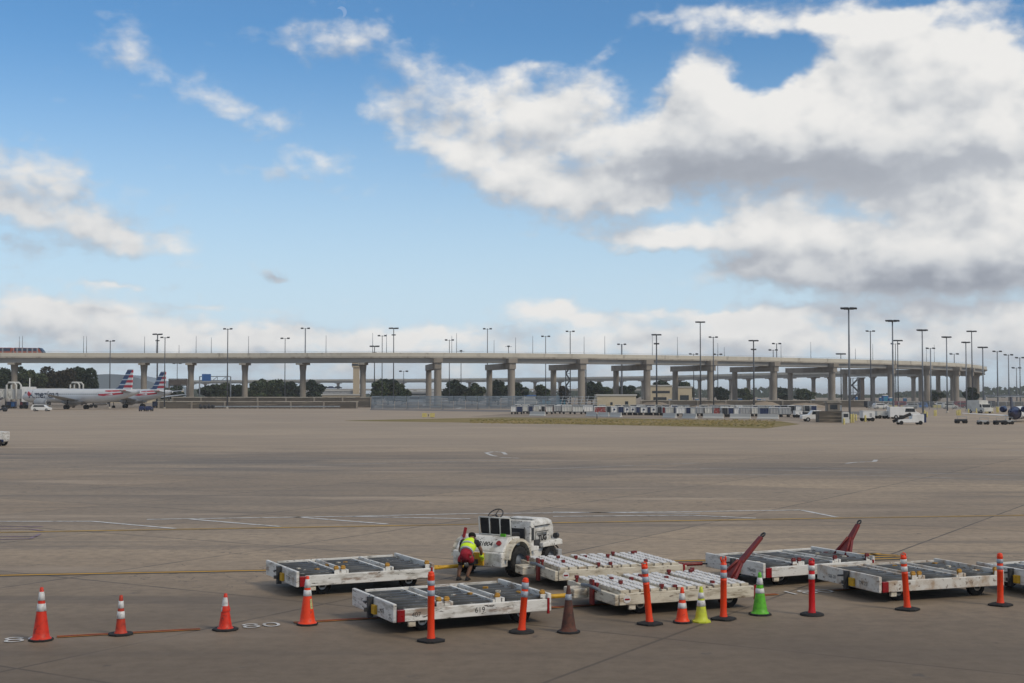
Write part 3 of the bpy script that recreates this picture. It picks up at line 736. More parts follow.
ML = [  # px, top, distance, radius, head, dark, note
 (109.7, 340.5, 400, .26, 2, 1, 'rising behind the parked jet'), (157, 334, 470, .50, 3, 1, 'thick one between the two jet tails'), (164.5, 337, 395, .26, 2, 1, 'by the right tail fin'),
 (177, 363, 620, .30, 2, 1, 'short far one under the viaduct near the sign gantry'), (227.3, 328.5, 395, .28, 2, 1, 'standing alone in front of the viaduct'),
 (284.8, 338, 460, .28, 2, 1, 'behind the viaduct'), (305, 328, 450, .36, 2, 0, 'grey one above a single pier'), (374.4, 346, 520, .36, 3, 1, 'with a low double head'),
 (382, 335.4, 450, .28, 2, 1, 'dark one left of the orange lamps'), (393.5, 328, 450, .34, 3, 1, 'with two warm lamps'), (403.6, 371, 700, .30, 2, 1, 'tiny far one under the deck'),
 (449.3, 339.7, 470, .28, 2, 1, 'between the first pairs of piers'), (461, 350.6, 560, .28, 1, 1, 'barely clearing the deck'), (487.4, 328.5, 450, .30, 2, 1, 'above the second pair of piers'),
 (508.5, 346, 560, .30, 1, 1, 'barely seen over the deck'), (545.7, 336, 460, .28, 2, 1, 'left of the third pair of piers'), (570.3, 331, 450, .34, 2, 1, 'above the third pair of piers'),
 (621.9, 344, 540, .50, 2, 0, 'pale thick far one'), (656.7, 334.4, 375, .36, 3, 1, 'with two stacked heads in front of the deck'), (693.8, 353.7, 600, .36, 2, 1, 'only its head over the deck'),
 (700.6, 321.7, 372, .30, 3, 1, 'tall one before the fifth pair of piers'), (713.6, 336.7, 380, .28, 2, 1, 'right of the tall one'), (717.9, 354, 640, .36, 2, 1, 'low one just over the deck'),
 (753.9, 340.3, 385, .38, 3, 1, 'with two stacked heads before the sixth piers'), (773.5, 349.7, 560, .34, 2, 1, 'short far one'), (777, 343.3, 520, .34, 2, 1, 'slim one beside the short far one'),
 (841.2, 353.7, 640, .40, 3, 1, 'head just above the deck'), (849.5, 307.7, 203, .20, 4, 0, 'tallest and nearest of all'), (871, 330.7, 400, .28, 2, 1, 'slim black one right of the tallest'),
 (893.2, 320.2, 238, .20, 4, 0, 'second tallest grey one'), (898.2, 340.3, 480, .36, 3, 1, 'black one close behind a grey one'), (895.9, 343.5, 560, .3, 2, 1, 'hidden mostly behind another one'),
 (922.9, 329.6, 272, .20, 3, 0, 'grey one left of the last pier group'), (931, 348, 520, .32, 2, 0, 'pale one behind the deck'), (947.2, 336.6, 306, .20, 3, 0, 'grey one before the curved end'),
 (954.7, 353.7, 660, .36, 2, 0, 'small pale one over the deck'), (966.5, 341.9, 337, .22, 3, 0, 'with a lopsided head before the curved end'), (972.4, 331, 430, .32, 3, 1, 'tall black one at the curved end'),
 (983.3, 347, 374, .26, 3, 0, 'just past the end of the viaduct'), (997.8, 351, 408, .28, 2, 0, 'first of the row right of the viaduct'), (1009, 354.5, 446, .28, 2, 0, 'second of the row right of the viaduct'),
 (1016.8, 367.6, 640, .30, 2, 0, 'short far one right of the viaduct'), (1020.3, 357.4, 480, .28, 2, 0, 'rightmost in the photo')]
for (px, yt, Y, r, hd, dk, note) in ML:
    mast(px, yt, Y + (55 if 440 <= Y < 500 else 0), r, hd, dk, 'light mast %s' % note, 1.0 * (Y + (55 if 440 <= Y < 500 else 0)) / 520 if Y > 350 else .58)
# ------------------------------------------------------------------ low walls, blast fence, buildings
def wall(name, px0, px1, Y, z1, th, material, label, cat='wall', z0=0, Y2=None):
    a = Vector((XY(px0, Y), Y, 0)); b = Vector((XY(px1, Y2 or Y), Y2 or Y, 0)); L = (b - a).length
    root = empty(name, tuple((a + b) / 2), math.atan2(b.y - a.y, b.x - a.x)); tag(root, label, cat)
    MB().b2(-L/2, L/2, -th/2, th/2, z0, z1).build('wall_body', material, root)
    MB().b2(-L/2 - .1, L/2 + .1, -th/2 - .12, th/2 + .12, z1 + .003, z1 + .28).build('coping', M['concrete'], root)
    mb = MB(); n = max(3, int(L / 9))
    for k in range(n + 1): mb.box((-L/2 + .3 + k * (L - .6) / n, -th/2 - .12, z1 / 2), (.5, .24, z1))
    mb.each('pilaster', M['column'], root)
    return root
wall('stone_wall', 158, 358, 402, 1.9, .5, M['wall_brown'], 'long low brown stone wall along the apron edge left of the blast fence')
wall('stone_wall', 172, 372, 436, 3.1, .6, M['wall_brown'], 'taller brown retaining wall behind the low stone wall')
# fence on the wall line between: posts and a rail
root = empty('guard_rail', (XY(215, 392), 392, 0)); tag(root, 'row of short dark posts with a rail before the stone wall', 'guard rail')
mb = MB(); Lg = XY(320, 392) - XY(195, 392)
for k in range(26): mb.box((k * Lg / 25, 0, .5), (.18, .18, 1.0))
mb.each('post', M['sign_brown'], root)
MB().b2(0, Lg, -.16, -.1, .55, .85).build('rail', M['galv'], root)

# jet blast fence: curved galvanised louvres on raking struts
root = empty('blast_fence', (XY(371, 376), 376, 0)); tag(root, 'blue-grey galvanised jet blast fence of curved louvres right of the brown wall', 'blast fence')
def louvre_part(px0, px1, Y, open_):
    x0 = XY(px0, Y) - XY(371, 376); x1 = XY(px1, Y) - XY(371, 376); n = max(1, int((x1 - x0) / 3.2)); w_ = (x1 - x0) / n
    for k in range(n):
        mb = MB(); xa = x0 + k * w_ + .06; xb = x0 + (k + 1) * w_ - .06
        for j in range(9):
            z = .25 + j * .40; y = Y - 376 + .012 * (j ** 2.1) ; dz = .30 if not open_ else .12
            if open_ and j % 2: continue
            mb.quad((xa, y, z), (xb, y, z), (xb, y + .16, z + dz), (xa, y + .16, z + dz))
            mb.quad((xa, y + .16, z + dz), (xb, y + .16, z + dz), (xb, y + .20, z + dz - .05), (xa, y + .20, z + dz - .05))
        mb.build('louvre_panel', M['louvre'] if not open_ else M['galv'], root)
        if k % 3 and not open_: continue
        s = MB()
        s.cyl((xa, Y - 376 + .3, 0), (xa + (.9 if open_ else .1), Y - 376 + 1.3, 3.8), .09, .07, 6)
        s.cyl((xa + .2, Y - 376 + 3.2, 0), (xa + (.9 if open_ else .1), Y - 376 + 1.2, 3.5), .07, .07, 6)
        if open_: s.cyl((xa + w_*.5, Y - 376 - .3, 0), (xa + w_ * .5 + 1.0, Y - 376 + .8, 3.7), .10, .07, 6)
        s.each('strut', M['pole_steel'] if not open_ else M['galv'], root)
louvre_part(371, 560, 376, False); louvre_part(560, 598, 378, True)

def building(name, px0, px1, Y, z1, depth, material, label, wins=None, roof=M['roof_pale'], cat='building'):
    x0, x1 = XY(px0, Y), XY(px1, Y); w_ = x1 - x0
    root = empty(name, ((x0 + x1) / 2, Y, 0)); tag(root, label, cat)
    MB().b2(-w_/2, w_/2, 0, depth, 0, z1).build('wall', material, root)
    MB().b2(-w_/2 - .3, w_/2 + .3, -.3, depth + .3, z1 + .003, z1 + .45).build('roof', roof, root)
    for (a, b, c, d) in (wins or []):
        MB().b2(-w_/2 + a * w_, -w_/2 + b * w_, -.06, -.003, c, d).build('window', M['window'], root)
    return root
building('block_wall_building', 597, 636, 428, 3.75, 8, M['wall_beige'], 'low beige block building between blast fence and pier', [(.34, .40, .8, 1.7), (.72, .80, .3, 2.0)])
building('terminal_building', 650, 672, 560, 7.6, 20, M['wall_beige'], 'beige two storey building behind the fourth pier pair, left block', [(.1, .9, 4.6, 5.6), (.15, .75, 1.2, 3.0)])
building('terminal_building', 676, 692, 566, 7.0, 20, M['wall_beige'], 'beige building block with dark loading door right of its twin', [(.25, .8, .3, 3.8)])
building('shed', 540, 566, 560, 3.2, 14, M['teal'], 'low shed with a teal roof beyond the blast fence', roof=M['teal'])
building('shed', 510, 538, 600, 3.4, 14, M['roof_pale'], 'pale low shed with a blue roof left of the teal one', roof=M['blue'])
building('low_building', 305, 352, 640, 5.6, 16, M['grey_panel'], 'long low grey building with pale roof left of the tan tower', [(.05, .95, 2.2, 3.6)])
building('low_building', 322, 360, 520, 3.8, 10, M['tan'], 'low tan building right behind the brown wall', [(.1, .4, 1.2, 2.4), (.6, .9, 1.2, 2.4)])
building('parking_deck', 408, 432, 700, 5.5, 20, M['grey_panel'], 'small grey parking deck beyond the first double piers', [(.05, .95, 1.5, 2.8), (.05, .95, 3.6, 4.6)])
building('warehouse', 100, 168, 640, 6.2, 30, M['wall_beige'], 'beige warehouse low behind the jet tails', [(.1, .2, .5, 3), (.5, .8, 3.5, 4.6)])
# hangar with barrel roof
x0, x1 = XY(94, 930), XY(168, 930); w_ = x1 - x0
root = empty('hangar', ((x0 + x1) / 2, 930, 0)); tag(root, 'far blue-grey hangar with a long sagging curved roof behind the jets', 'hangar')
ol = [(-w_/2, 0), (w_/2, 0)] + [(w_/2 - w_ * t, 8.5 + 9.5 * math.sin(t * PI * .62) ) for t in [k / 12 for k in range(13)]]
MB().prism(ol, 0, 60).build('hangar_shell', M['hangar'], root)
mb = MB()
for k in range(9): mb.b2(-w_/2 + 1 + k * w_/9, -w_/2 + k * w_/9 + w_/9 - .6, -.3, -.01, .3, 8.0)
mb.each('hangar_door', M['grey_panel'], root)
# tan tower
root = empty('control_tower', (XY(356.3, 640), 640, 0)); tag(root, 'slim tan tower left of the fifth single pier, with a stepped top', 'tower')
ht = P(356, 361, 640).z
MB().b2(-1.4, 1.4, -1.4, 1.4, 0, ht - 3).build('shaft', M['tan'], root)
MB().b2(-1.9, 1.9, -1.9, 1.9, ht - 3, ht - .8).build('cab', M['tan'], root)
MB().b2(-1.95, 1.95, -1.95, 1.95, ht - 2.3, ht - 1.4).build('window_band', M['window'], root)
MB().lathe([(1.2, ht - .8), (.7, ht - .1), (.05, ht + 1.2)], 10).build('roof', M['tan'], root)
# far road flyover with cars is read as a dark line with lumps: a second small bridge
root = empty('road_bridge', (XY(300, 820), 820, 0)); tag(root, 'thin far road bridge crossing low behind the left piers', 'bridge')
xa = 0; xb = XY(640, 820) - XY(300, 820)
MB().b2(xa - 4, xb, -4, 4, 6.4, 7.4).build('deck', M['girder'], root)
mb = MB()
for k in range(10): mb.b2(xa + 6 + k * 21, xa + 7.6 + k * 21, -2, 2, 0, 6.39)
mb.each('pier', M['column'], root)
for k, (px, c) in enumerate([(312, 'car_white'), (318, 'curtain_dark'), (325, 'curtain_dark'), (331, 'curtain_navy'), (338, 'curtain_dark')]):
    MB().prism([(-2.3, .3), (2.3, .3), (2.3, .95), (1.5, 1.05), (.9, 1.6), (-1.2, 1.6), (-1.9, 1.0), (-2.3, .95)], -.9, .9).build('bridge_car', M[c], None, (XY(px, 820), 820, 7.4))
    o = bpy.context.scene.objects[-1] if False else None
for o in list(bpy.data.objects):
    if o.name.startswith('bridge_car'):
        i = 0 if o.name == 'bridge_car' else int(o.name[-3:])
        tag(o, '%s of the tiny cars on the far road bridge, counted from the left' % ordn(i), 'car', 'cars on the far road bridge'); o.name = 'parked_car'

# sign gantries
def gantry(px0, px1, y0, y1, Y, label, panel=None, mtl=None):
    x0, x1 = XY(px0, Y), XY(px1, Y); z0, z1 = P(0, y1, Y).z, P(0, y0, Y).z; w_ = x1 - x0
    root = empty('sign_gantry', ((x0+x1)/2, Y, 0)); tag(root, label, 'sign gantry'); mtl = mtl or M['sign_brown']
    mb = MB()
    for z in (z0, z1): mb.b2(-w_/2, w_/2, -.2, .2, z - .15, z + .15)
    n = max(4, int(w_ / 1.6))
    for k in range(n):
        a = -w_/2 + k * w_/n; b = a + w_/n; mb.cyl((a, 0, z0), (b, 0, z1) if k % 2 else (a, 0, z1), .12, seg=5)
    mb.build('truss', mtl, root)
    for s in (-1, 1): MB().cyl((s * w_/2, 0, 0), (s * w_/2, 0, z1), .28, seg=8).build('post', mtl, root)
    if panel:
        a, b, c, d, m_ = panel
        MB().b2(XY(a, Y) - (x0+x1)/2, XY(b, Y) - (x0+x1)/2, -.45, -.25, P(0, d, Y).z, P(0, c, Y).z).build('sign_panel', m_, root)
gantry(169, 187, 379, 385.5, 520, 'brown lattice gantry with slatted boards between two left piers', (170, 187, 379.5, 385, M['sign_brown']))
gantry(199.5, 230.5, 376.5, 380.5, 540, 'steel gantry carrying a large blue road sign', (202, 211, 374, 381, M['blue']), M['pole_steel'])
gantry(985, 1040, 395.2, 396.2, 500, 'thin low overhead gantry at the far right edge', None, M['pole_steel'])

# scaffold stair towers
def stair_tower(px, w_px, y0, Y, label):
    H_ = P(0, y0, Y).z; w_ = w_px * Y / FPX
    root = empty('stair_tower', (XY(px, Y), Y, 0)); tag(root, label, 'stair tower')
    mb = MB()
    for sx in (-1, 1):
        for sy in (-1, 1): mb.b2(sx*w_/2 - .12, sx*w_/2 + .12, sy*1.5 - .12, sy*1.5 + .12, 0, H_)
    n = int(H_ / 2.2)
    for k in range(n + 1):
        z = k * H_ / n
        for sy in (-1.5, 1.5): mb.b2(-w_/2, w_/2, sy - .08, sy + .08, z - .1, z + .02)
    mb.build('frame', M['pole_dark'], root)
    for k in range(n):
        a, b = (-w_/2, w_/2) if k % 2 else (w_/2, -w_/2)
        MB().tube([(a, 0, k * H_/n), (b, 0, (k+1) * H_/n)], .32, 6).build('stair_flight', M['pole_dark'], root)
stair_tower(855.5, 7, 378, 470, 'dark zigzag scaffold stair tower under the right part of the viaduct')
stair_tower(583.5, 5, 366, 520, 'open scaffold stair tower right of the third double pier')
stair_tower(568, 4.5, 367, 500, 'dark scaffold tower squeezed left of the third double pier')
# dark slab tower right of the zigzag one
building('utility_shaft', 860, 864.5, 480, P(0, 378.5, 480).z, 3, M['sign_brown'], 'dark narrow concrete shaft joined to the zigzag stair tower', roof=M['sign_brown'], cat='shaft')

# ------------------------------------------------------------------ trees
def tree(px, ytop, Y, wpx, leafm, label, seed, brown=0, round_=.5, name='broadleaf_tree', dens=1.0):
    rnd = random.Random(seed)
    x = XY(px, Y); H_ = P(0, ytop, Y).z; W_ = 1.25 * wpx * Y / FPX
    root = empty(name, (x, Y, 0)); tag(root, label, 'tree', 'trees beyond the apron')
    mb = MB(); th = H_ * .30
    mb.tube([(0, 0, 0), (rnd.uniform(-.2, .2), 0, th), (rnd.uniform(-.5, .5), 0, H_ * .7)], [H_*.028, H_*.022, H_*.008], 7)
    for k in range(6):
        a = rnd.uniform(0, 2*PI); z0 = th * rnd.uniform(.7, 1.3)
        mb.tube([(0, 0, z0), (math.cos(a)*W_*.18, math.sin(a)*W_*.18, z0 + H_*.14), (math.cos(a)*W_*.33, math.sin(a)*W_*.3, z0 + H_*.3)], [H_*.013, H_*.009, H_*.004], 5)
    mb.build('trunk', M['bark'], root)
    cl = MB(); nb = 15 if dens > .7 else 9
    blobs = []
    for k in range(nb):
        a = rnd.uniform(0, 2*PI); rr = rnd.uniform(0, .36) * W_
        zc = H_ * rnd.uniform(.30, .84); fall = 1 - abs(zc / H_ - .52) * .8
        blobs.append((math.cos(a)*rr*fall*1.15, math.sin(a)*rr*fall, zc, rnd.uniform(.15, .26) * W_ * fall, rnd.uniform(.11, .18) * H_))
    sz = max(.34, Y * .0011)
    nl = int(min(420, 55 * W_ / sz * .16 + 110) * dens)
    for (bx, by, bz, br, bh) in blobs:
        for k in range(nl):
            v = Vector((rnd.gauss(0, 1), rnd.gauss(0, 1), rnd.gauss(0, 1))).normalized() * (rnd.uniform(.45, 1.12) ** .6)
            c = Vector((bx + v.x*br, by + v.y*br, min(H_, bz + v.z*bh)))
            s = sz * rnd.uniform(.6, 1.3)
            u = Vector((rnd.gauss(0, 1), rnd.gauss(0, 1), rnd.gauss(0, .7))).normalized(); w2 = u.cross(Vector((rnd.gauss(0,1), rnd.gauss(0,1), rnd.gauss(0,1)))).normalized()
            cl.quad(c - u*s, c + w2*s*.55, c + u*s, c - w2*s*.55)
    cl.build('crown', leafm, root)
TR = [ # px, top, dist, width px, leaf, note
 (-4, 366, 500, 40, 'leaf_dark', 'dark tree cut by the left edge behind the jet bridge'), (16, 364.5, 540, 34, 'leaf_dark', 'dark tree behind the first pier'),
 (34, 366.5, 500, 30, 'leaf_mid', 'dark green tree above the jet nose'), (50, 364.5, 520, 32, 'leaf_brown', 'brownish green tree over the front of the jet'),
 (66, 366, 505, 28, 'leaf_brown', 'russet tinted tree over the middle of the jet'), (82, 365.2, 515, 26, 'leaf_dark', 'rounded dark tree ending the left grove'),
 (172, 384.5, 640, 20, 'leaf_dark', 'low tree under the brown gantry'), (208, 384.5, 560, 22, 'leaf_dark', 'bushy tree below the blue road sign'), (224, 382.5, 570, 22, 'leaf_mid', 'bushy tree right of the blue road sign'),
 (239, 384, 560, 20, 'leaf_dark', 'dark tree left of the fourth pier'), (255, 380.5, 560, 22, 'leaf_mid', 'tree just right of the fourth pier'), (272, 379, 570, 26, 'leaf_mid', 'tree midway between two single piers'),
 (291, 381, 555, 22, 'leaf_dark', 'tree touching the fifth pier on its left'), (312, 379, 560, 22, 'leaf_dark', 'tree right beside the fifth pier'),
 (376, 381, 520, 20, 'leaf_mid', 'bushy tree right of the sixth pier'), (388, 378.8, 530, 24, 'leaf_dark', 'tallest tree left of the first double pier'), (402, 383, 520, 16, 'leaf_mid', 'small rounded tree touching the double pier'),
 (457, 380, 540, 24, 'leaf_dark', 'tree left of the second double pier'), (472, 382.5, 530, 22, 'leaf_mid', 'tree close to the second double pier'), (498, 380, 540, 20, 'leaf_dark', 'tree seen between the second pair of columns'),
 (516, 380, 540, 22, 'leaf_dark', 'tree right of the second double pier'), (542, 383, 545, 16, 'leaf_mid', 'small round tree over the blast fence'), (563, 386, 560, 10, 'leaf_brown', 'small rust brown tree left of the third piers'),
 (592, 381.5, 550, 20, 'leaf_dark', 'tree right of the third double pier'), (604, 382.5, 560, 22, 'leaf_mid', 'tree left of the fourth double pier'), (629, 385, 555, 20, 'leaf_dark', 'low tree seen within the fourth double pier'),
 (660, 379.5, 640, 22, 'leaf_dark', 'tree above the beige building'), (684, 381, 640, 20, 'leaf_mid', 'tree behind the right beige block'), (721, 386, 640, 16, 'leaf_dark', 'low tree right of the fifth double pier'),
 (745, 388, 660, 18, 'leaf_mid', 'low far tree before the sixth piers'), (784, 387, 660, 24, 'leaf_dark', 'low tree among the sixth piers'), (806, 389, 700, 20, 'leaf_mid', 'flat low tree beyond the seventh piers'),
 (935, 391, 640, 20, 'leaf_mid', 'low tree line piece right of the shaft'), (971, 386.5, 560, 12, 'leaf_dark', 'small dark tree beside the last pier')]
for i, (px, yt, Y, wp, lm, note) in enumerate(TR):
    tree(px, yt, Y, wp, M[lm], note, 100 + i)
# wooded ridge far off
mb = MB(); rnd = random.Random(8)
for i in range(9000):
    px = rnd.uniform(-60, 1090); Y = rnd.uniform(1500, 1900)
    top = 7 + 3 * math.sin(px * .013) + 2.5 * math.sin(px * .041 + 1) + (5.5 if px > 985 else 0) + (4 if 690 < px < 800 else 0)
    z = rnd.uniform(0, top); s = rnd.uniform(1.2, 2.6); a = rnd.uniform(0, PI)
    c = Vector((XY(px, Y), Y, z)); u = Vector((math.cos(a), math.sin(a) * .4, rnd.uniform(-.4, .4))) * s * 1.5; v2 = Vector((0, .3, 1)) * s
    mb.quad(c - u, c - v2, c + u, c + v2)
tag(mb.build('distant_wood', M['leaf_dark']), 'faint wooded ridge along the horizon', 'woods', kind='stuff')

# ------------------------------------------------------------------ jersey barriers at the cart lot
def barrier_proto():
    ol = [(-.30, 0), (.30, 0), (.30, .08), (.12, .33), (.08, .85), (-.08, .85), (-.12, .33), (-.30, .08)]
    mb = MB(); mb.prism(ol, -1.9, 1.9)
    for k, v in enumerate(mb.v): mb.v[k] = Vector((v.y, v.x, v.z))
    return mb.build('concrete_barrier', M['roof_pale'], bevel=.02)
bp0 = barrier_proto(); first = True; bi = 0
segs = [(526, 549, 415.6, 415.9), (586, 622, 416.2, 417.2), (660, 700, 417.6, 418.6), (700, 782, 418.2, 419.0), (800, 842, 419.0, 419.6)]
allb = []
for (a, b, ya, yb) in segs:
    pa, pb = G(a, ya), G(b, yb); n = max(1, int((pb - pa).length / 4.0))
    for k in range(n): allb.append(((pa.lerp(pb, (k + .5) / n)), math.atan2(pb.y - pa.y, pb.x - pa.x)))
for i, (p, a) in enumerate(allb):
    o = bp0 if i == 0 else dup(bp0)
    o.location = p; o.rotation_euler = (0, 0, a)
    tag(o, 'pale concrete barrier below the cart row, %s from the left' % ordn(i), 'barrier', 'concrete barriers in front of the parked carts')

# ------------------------------------------------------------------ baggage carts in the lot
def cart(px0, px1, ybase, body, curtain, label, roofm=None, h=1.75, logo=False):
    Y = 5805.0 / (ybase - HZ); x0, x1 = XY(px0, Y), XY(px1, Y); L = x1 - x0; D_ = 1.5
    root = empty('baggage_cart', ((x0+x1)/2, Y, 0)); tag(root, label, 'baggage cart', 'baggage carts parked under the viaduct')
    MB().b2(-L/2, L/2, -D_/2, D_/2, .42, .55).build('deck', M['dark_steel'], root)
    MB().prism([(-L/2 - .05, h - .08), (L/2 + .05, h - .08), (L/2 - .1, h + .06), (-L/2 + .1, h + .06)], -D_/2 - .05, D_/2 + .05).build('roof', roofm or body, root)
    mb = MB()
    for s in (-1, 1): mb.b2(s*(L/2 - .04) - .03, s*(L/2 - .04) + .03, -D_/2, D_/2, .55, h - .083)
    mb.each('end_panel', body, root)
    mb = MB(); n = max(4, int(L / .28))
    for s in (-1, 1):
        pts = [(-L/2 + .08 + k * (L - .16) / n, s * (D_/2 - .06) + (.035 if k % 2 else -.035)) for k in range(n + 1)]
        for a, b in zip(pts[:-1], pts[1:]): mb.quad((a[0], a[1], .56), (b[0], b[1], .56), (b[0], b[1], h - .084), (a[0], a[1], h - .084))
    mb.each('curtain', curtain, root)
    if logo: MB().lathe([(0, 0), (.22, .001)], 6, (0, -D_/2 - .03, 1.15), axis='Y').build('emblem', M['navy'], root)
    for sx in (-1, 1):
        mb = MB()
        for sy in (-1, 1): mb.cyl((sx * L * .33, sy * .62 - .07, .21), (sx * L * .33, sy * .62 + .07, .21), .21, seg=12)
        mb.each('wheel', M['tyre'], root)
    MB().tube([(L/2, 0, .38), (L/2 + .5, 0, .2)], .03, 6).build('drawbar', M['dark_steel'], root)
wm, gm, om = M['car_white'], M['grey_panel'], M['offwhite']
CT = [ # x0,x1,ybase,body,curtain,words
 (511, 516, 414.2, wm, wm, 'white'), (516.3, 522.5, 414.2, gm, M['curtain_navy'], 'navy curtained'), (523, 528, 413.6, om, om, 'off-white'), (528.3, 533, 414.0, gm, M['curtain_navy'], 'dark blue curtained'),
 (534, 539, 413.8, wm, om, 'white'), (541, 545, 414.0, om, M['curtain_dark'], 'charcoal curtained'), (545.5, 553, 414.2, M['curtain_red'], om, 'white with red ends'),
 (554, 561, 413.6, om, gm, 'pale grey'), (562, 572, 414.0, wm, om, 'long white'), (573, 583, 414.2, wm, om, 'long off-white'), (584, 593, 414.0, wm, wm, 'long plain white'), (594, 606, 415.0, wm, M['curtain_red'], 'red striped'),
 (606.5, 610.5, 415.0, gm, M['curtain_dark'], 'dark grey'), (611, 617, 415.0, wm, wm, 'white emblem'), (617.6, 623.4, 415.0, gm, M['curtain_navy'], 'navy'), (624, 629.5, 415.0, wm, wm, 'white emblem'), (630, 635, 415.0, wm, wm, 'white emblem'),
 (635.5, 639.8, 415.2, gm, M['curtain_navy'], 'navy'), (640.3, 646.6, 415.2, wm, wm, 'white emblem'), (646.9, 650, 415.2, gm, M['curtain_navy'], 'narrow navy'), (650.5, 656, 415.2, wm, wm, 'white emblem'),
 (656.8, 661.6, 415.4, gm, M['curtain_dark'], 'dark green grey'), (661.8, 665, 415.6, gm, M['curtain_maroon'], 'maroon'), (665.3, 673, 416.0, om, om, 'tall cream'), (673.3, 675.8, 416.0, gm, M['curtain_navy'], 'narrow navy'),
 (676, 685, 416.2, wm, wm, 'broad white'), (685.4, 690, 416.2, gm, M['curtain_navy'], 'navy'), (690.6, 695, 416.4, om, om, 'cream'), (696, 703, 416.0, gm, gm, 'grey'), (704, 712, 416.0, gm, om, 'grey and white'),
 (712.8, 719.5, 416.4, gm, M['curtain_red'], 'red fronted'), (721, 727, 416.8, gm, M['curtain_dark'], 'charcoal'), (727.5, 733, 416.8, gm, M['curtain_navy'], 'deep navy'), (733.6, 738, 416.8, wm, wm, 'small white'),
 (739.6, 750, 416.4, gm, gm, 'long grey'), (751, 757.6, 416.4, wm, om, 'white'), (758.6, 768, 417.0, gm, M['curtain_navy'], 'wide navy'), (769.5, 778, 416.6, gm, gm, 'grey'), (779, 790, 417.0, om, gm, 'long grey white')]
for i, (a, b, yb, bm_, cm, wd) in enumerate(CT):
    cart(a, b, yb, bm_, cm, '%s baggage cart, %s from the left in the row behind the grass' % (wd, ordn(i)), logo=('emblem' in wd), roofm=(wm if i % 3 else gm))
rnd = random.Random(3)
cs = [('curtain_navy', 'navy'), ('car_white', 'white'), ('grey_panel', 'grey'), ('offwhite', 'cream'), ('curtain_dark', 'dark'), ('curtain_dark', 'dark')]
xx = 515; i = 0
while xx < 842:
    wd = rnd.uniform(5, 9); c = rnd.choice(cs); b = rnd.choice([wm, gm, om])
    if rnd.random() < .82:
        cart(xx, xx + wd, 411.6 + (xx - 515) * .005, b, M[c[0]], '%s baggage cart, %s from the left in the rear row' % (c[1], ordn(i)), h=1.7); i += 1
    xx += wd + rnd.uniform(.4, 2.0)
# ------------------------------------------------------------------ vehicles far off
def wheel(mb, x, y, r, w_): mb.cyl((x, y - w_/2, r), (x, y + w_/2, r), r, seg=16)
def vehicle(name, px, ybase, rz, L, W_, prof, glass, bodym, label, cat, wr=.34, axles=(-.3, .32), group=None, extra=None):
    p = G(px, ybase); root = empty(name, (p.x, p.y, 0), rz); tag(root, label, cat, group)
    MB().prism([(a * L, b) for a, b in prof], -W_/2, W_/2).build('body', bodym, root, bevel=.05)
    for (a, b, c, d) in glass:
        for s in (-1, 1): MB().prism([(a*L, b), (c*L, b), (c*L - .12, d), (a*L + .12, d)], s*(W_/2 + .004) - .012, s*(W_/2 + .004) + .012).build('window', M['window'], root)
    for ax in axles:
        for s in (-1, 1):
            mb = MB(); wheel(mb, ax*L, s*(W_/2 - .08), wr, .2); o = mb.build('wheel', M['tyre'], root)
            mb = MB(); mb.cyl((ax*L, s*(W_/2 + .0), wr), (ax*L, s*(W_/2 + .035), wr), wr*.5, seg=10); mb.build('rim', M['grey_panel'], o)
    if extra: extra(root, L, W_)
    return root
SUV = [(-.5, .3), (.5, .3), (.5, .85), (.32, 1.0), (.16, 1.62), (-.42, 1.66), (-.5, 1.0)]
PICK = [(-.5, .4), (.5, .4), (.5, .95), (.27, 1.08), (.16, 1.72), (-.10, 1.74), (-.14, 1.08), (-.5, 1.08)]
VAN = [(-.5, .3), (.5, .3), (.5, 1.0), (.38, 1.2), (.27, 2.05), (-.5, 2.1)]
BOX = [(-.5, .4), (.5, .4), (.5, 1.2), (.38, 1.3), (.33, 2.1), (.22, 2.15), (.22, 2.9), (-.5, 2.9)]
vehicle('ramp_car', 41.5, 411.2, 0, 4.7, 1.85, SUV, [(-.38, 1.08, .22, 1.52)], M['car_white'], 'white station car parked under the jet nose by the bridge', 'car')
vehicle('pickup_truck', 817, 421.5, R(180), 5.0, 1.9, PICK, [(-.08, 1.12, .2, 1.62)], M['car_white'], 'white pickup with red stripe left of the brown guard block', 'pickup',
        extra=lambda r, L, W_: MB().b2(-.3*L, .2*L, -W_/2 - .03, -W_/2 - .012, .7, .95).build('stripe', M['curtain_red'], r))
vehicle('van', 893, 418.5, R(170), 4.6, 1.8, SUV, [(-.38, 1.05, .2, 1.5)], M['car_white'], 'white car left of the white van behind the belt loader', 'car')
vehicle('van', 903.5, 418.8, 0, 5.2, 1.9, VAN, [(.0, 1.2, .34, 1.8)], M['car_white'], 'white van behind the belt loader', 'van')
vehicle('box_truck', 980, 413.2, R(-75), 6.5, 2.3, BOX, [(.25, 1.35, .36, 1.95)], M['offwhite'], 'white box truck facing the apron by the last pier', 'truck', .42,
        extra=lambda r, L, W_: MB().b2(L*.34, L*.395, -.9, .9, 1.35, 2.0).build('windscreen', M['window'], r))
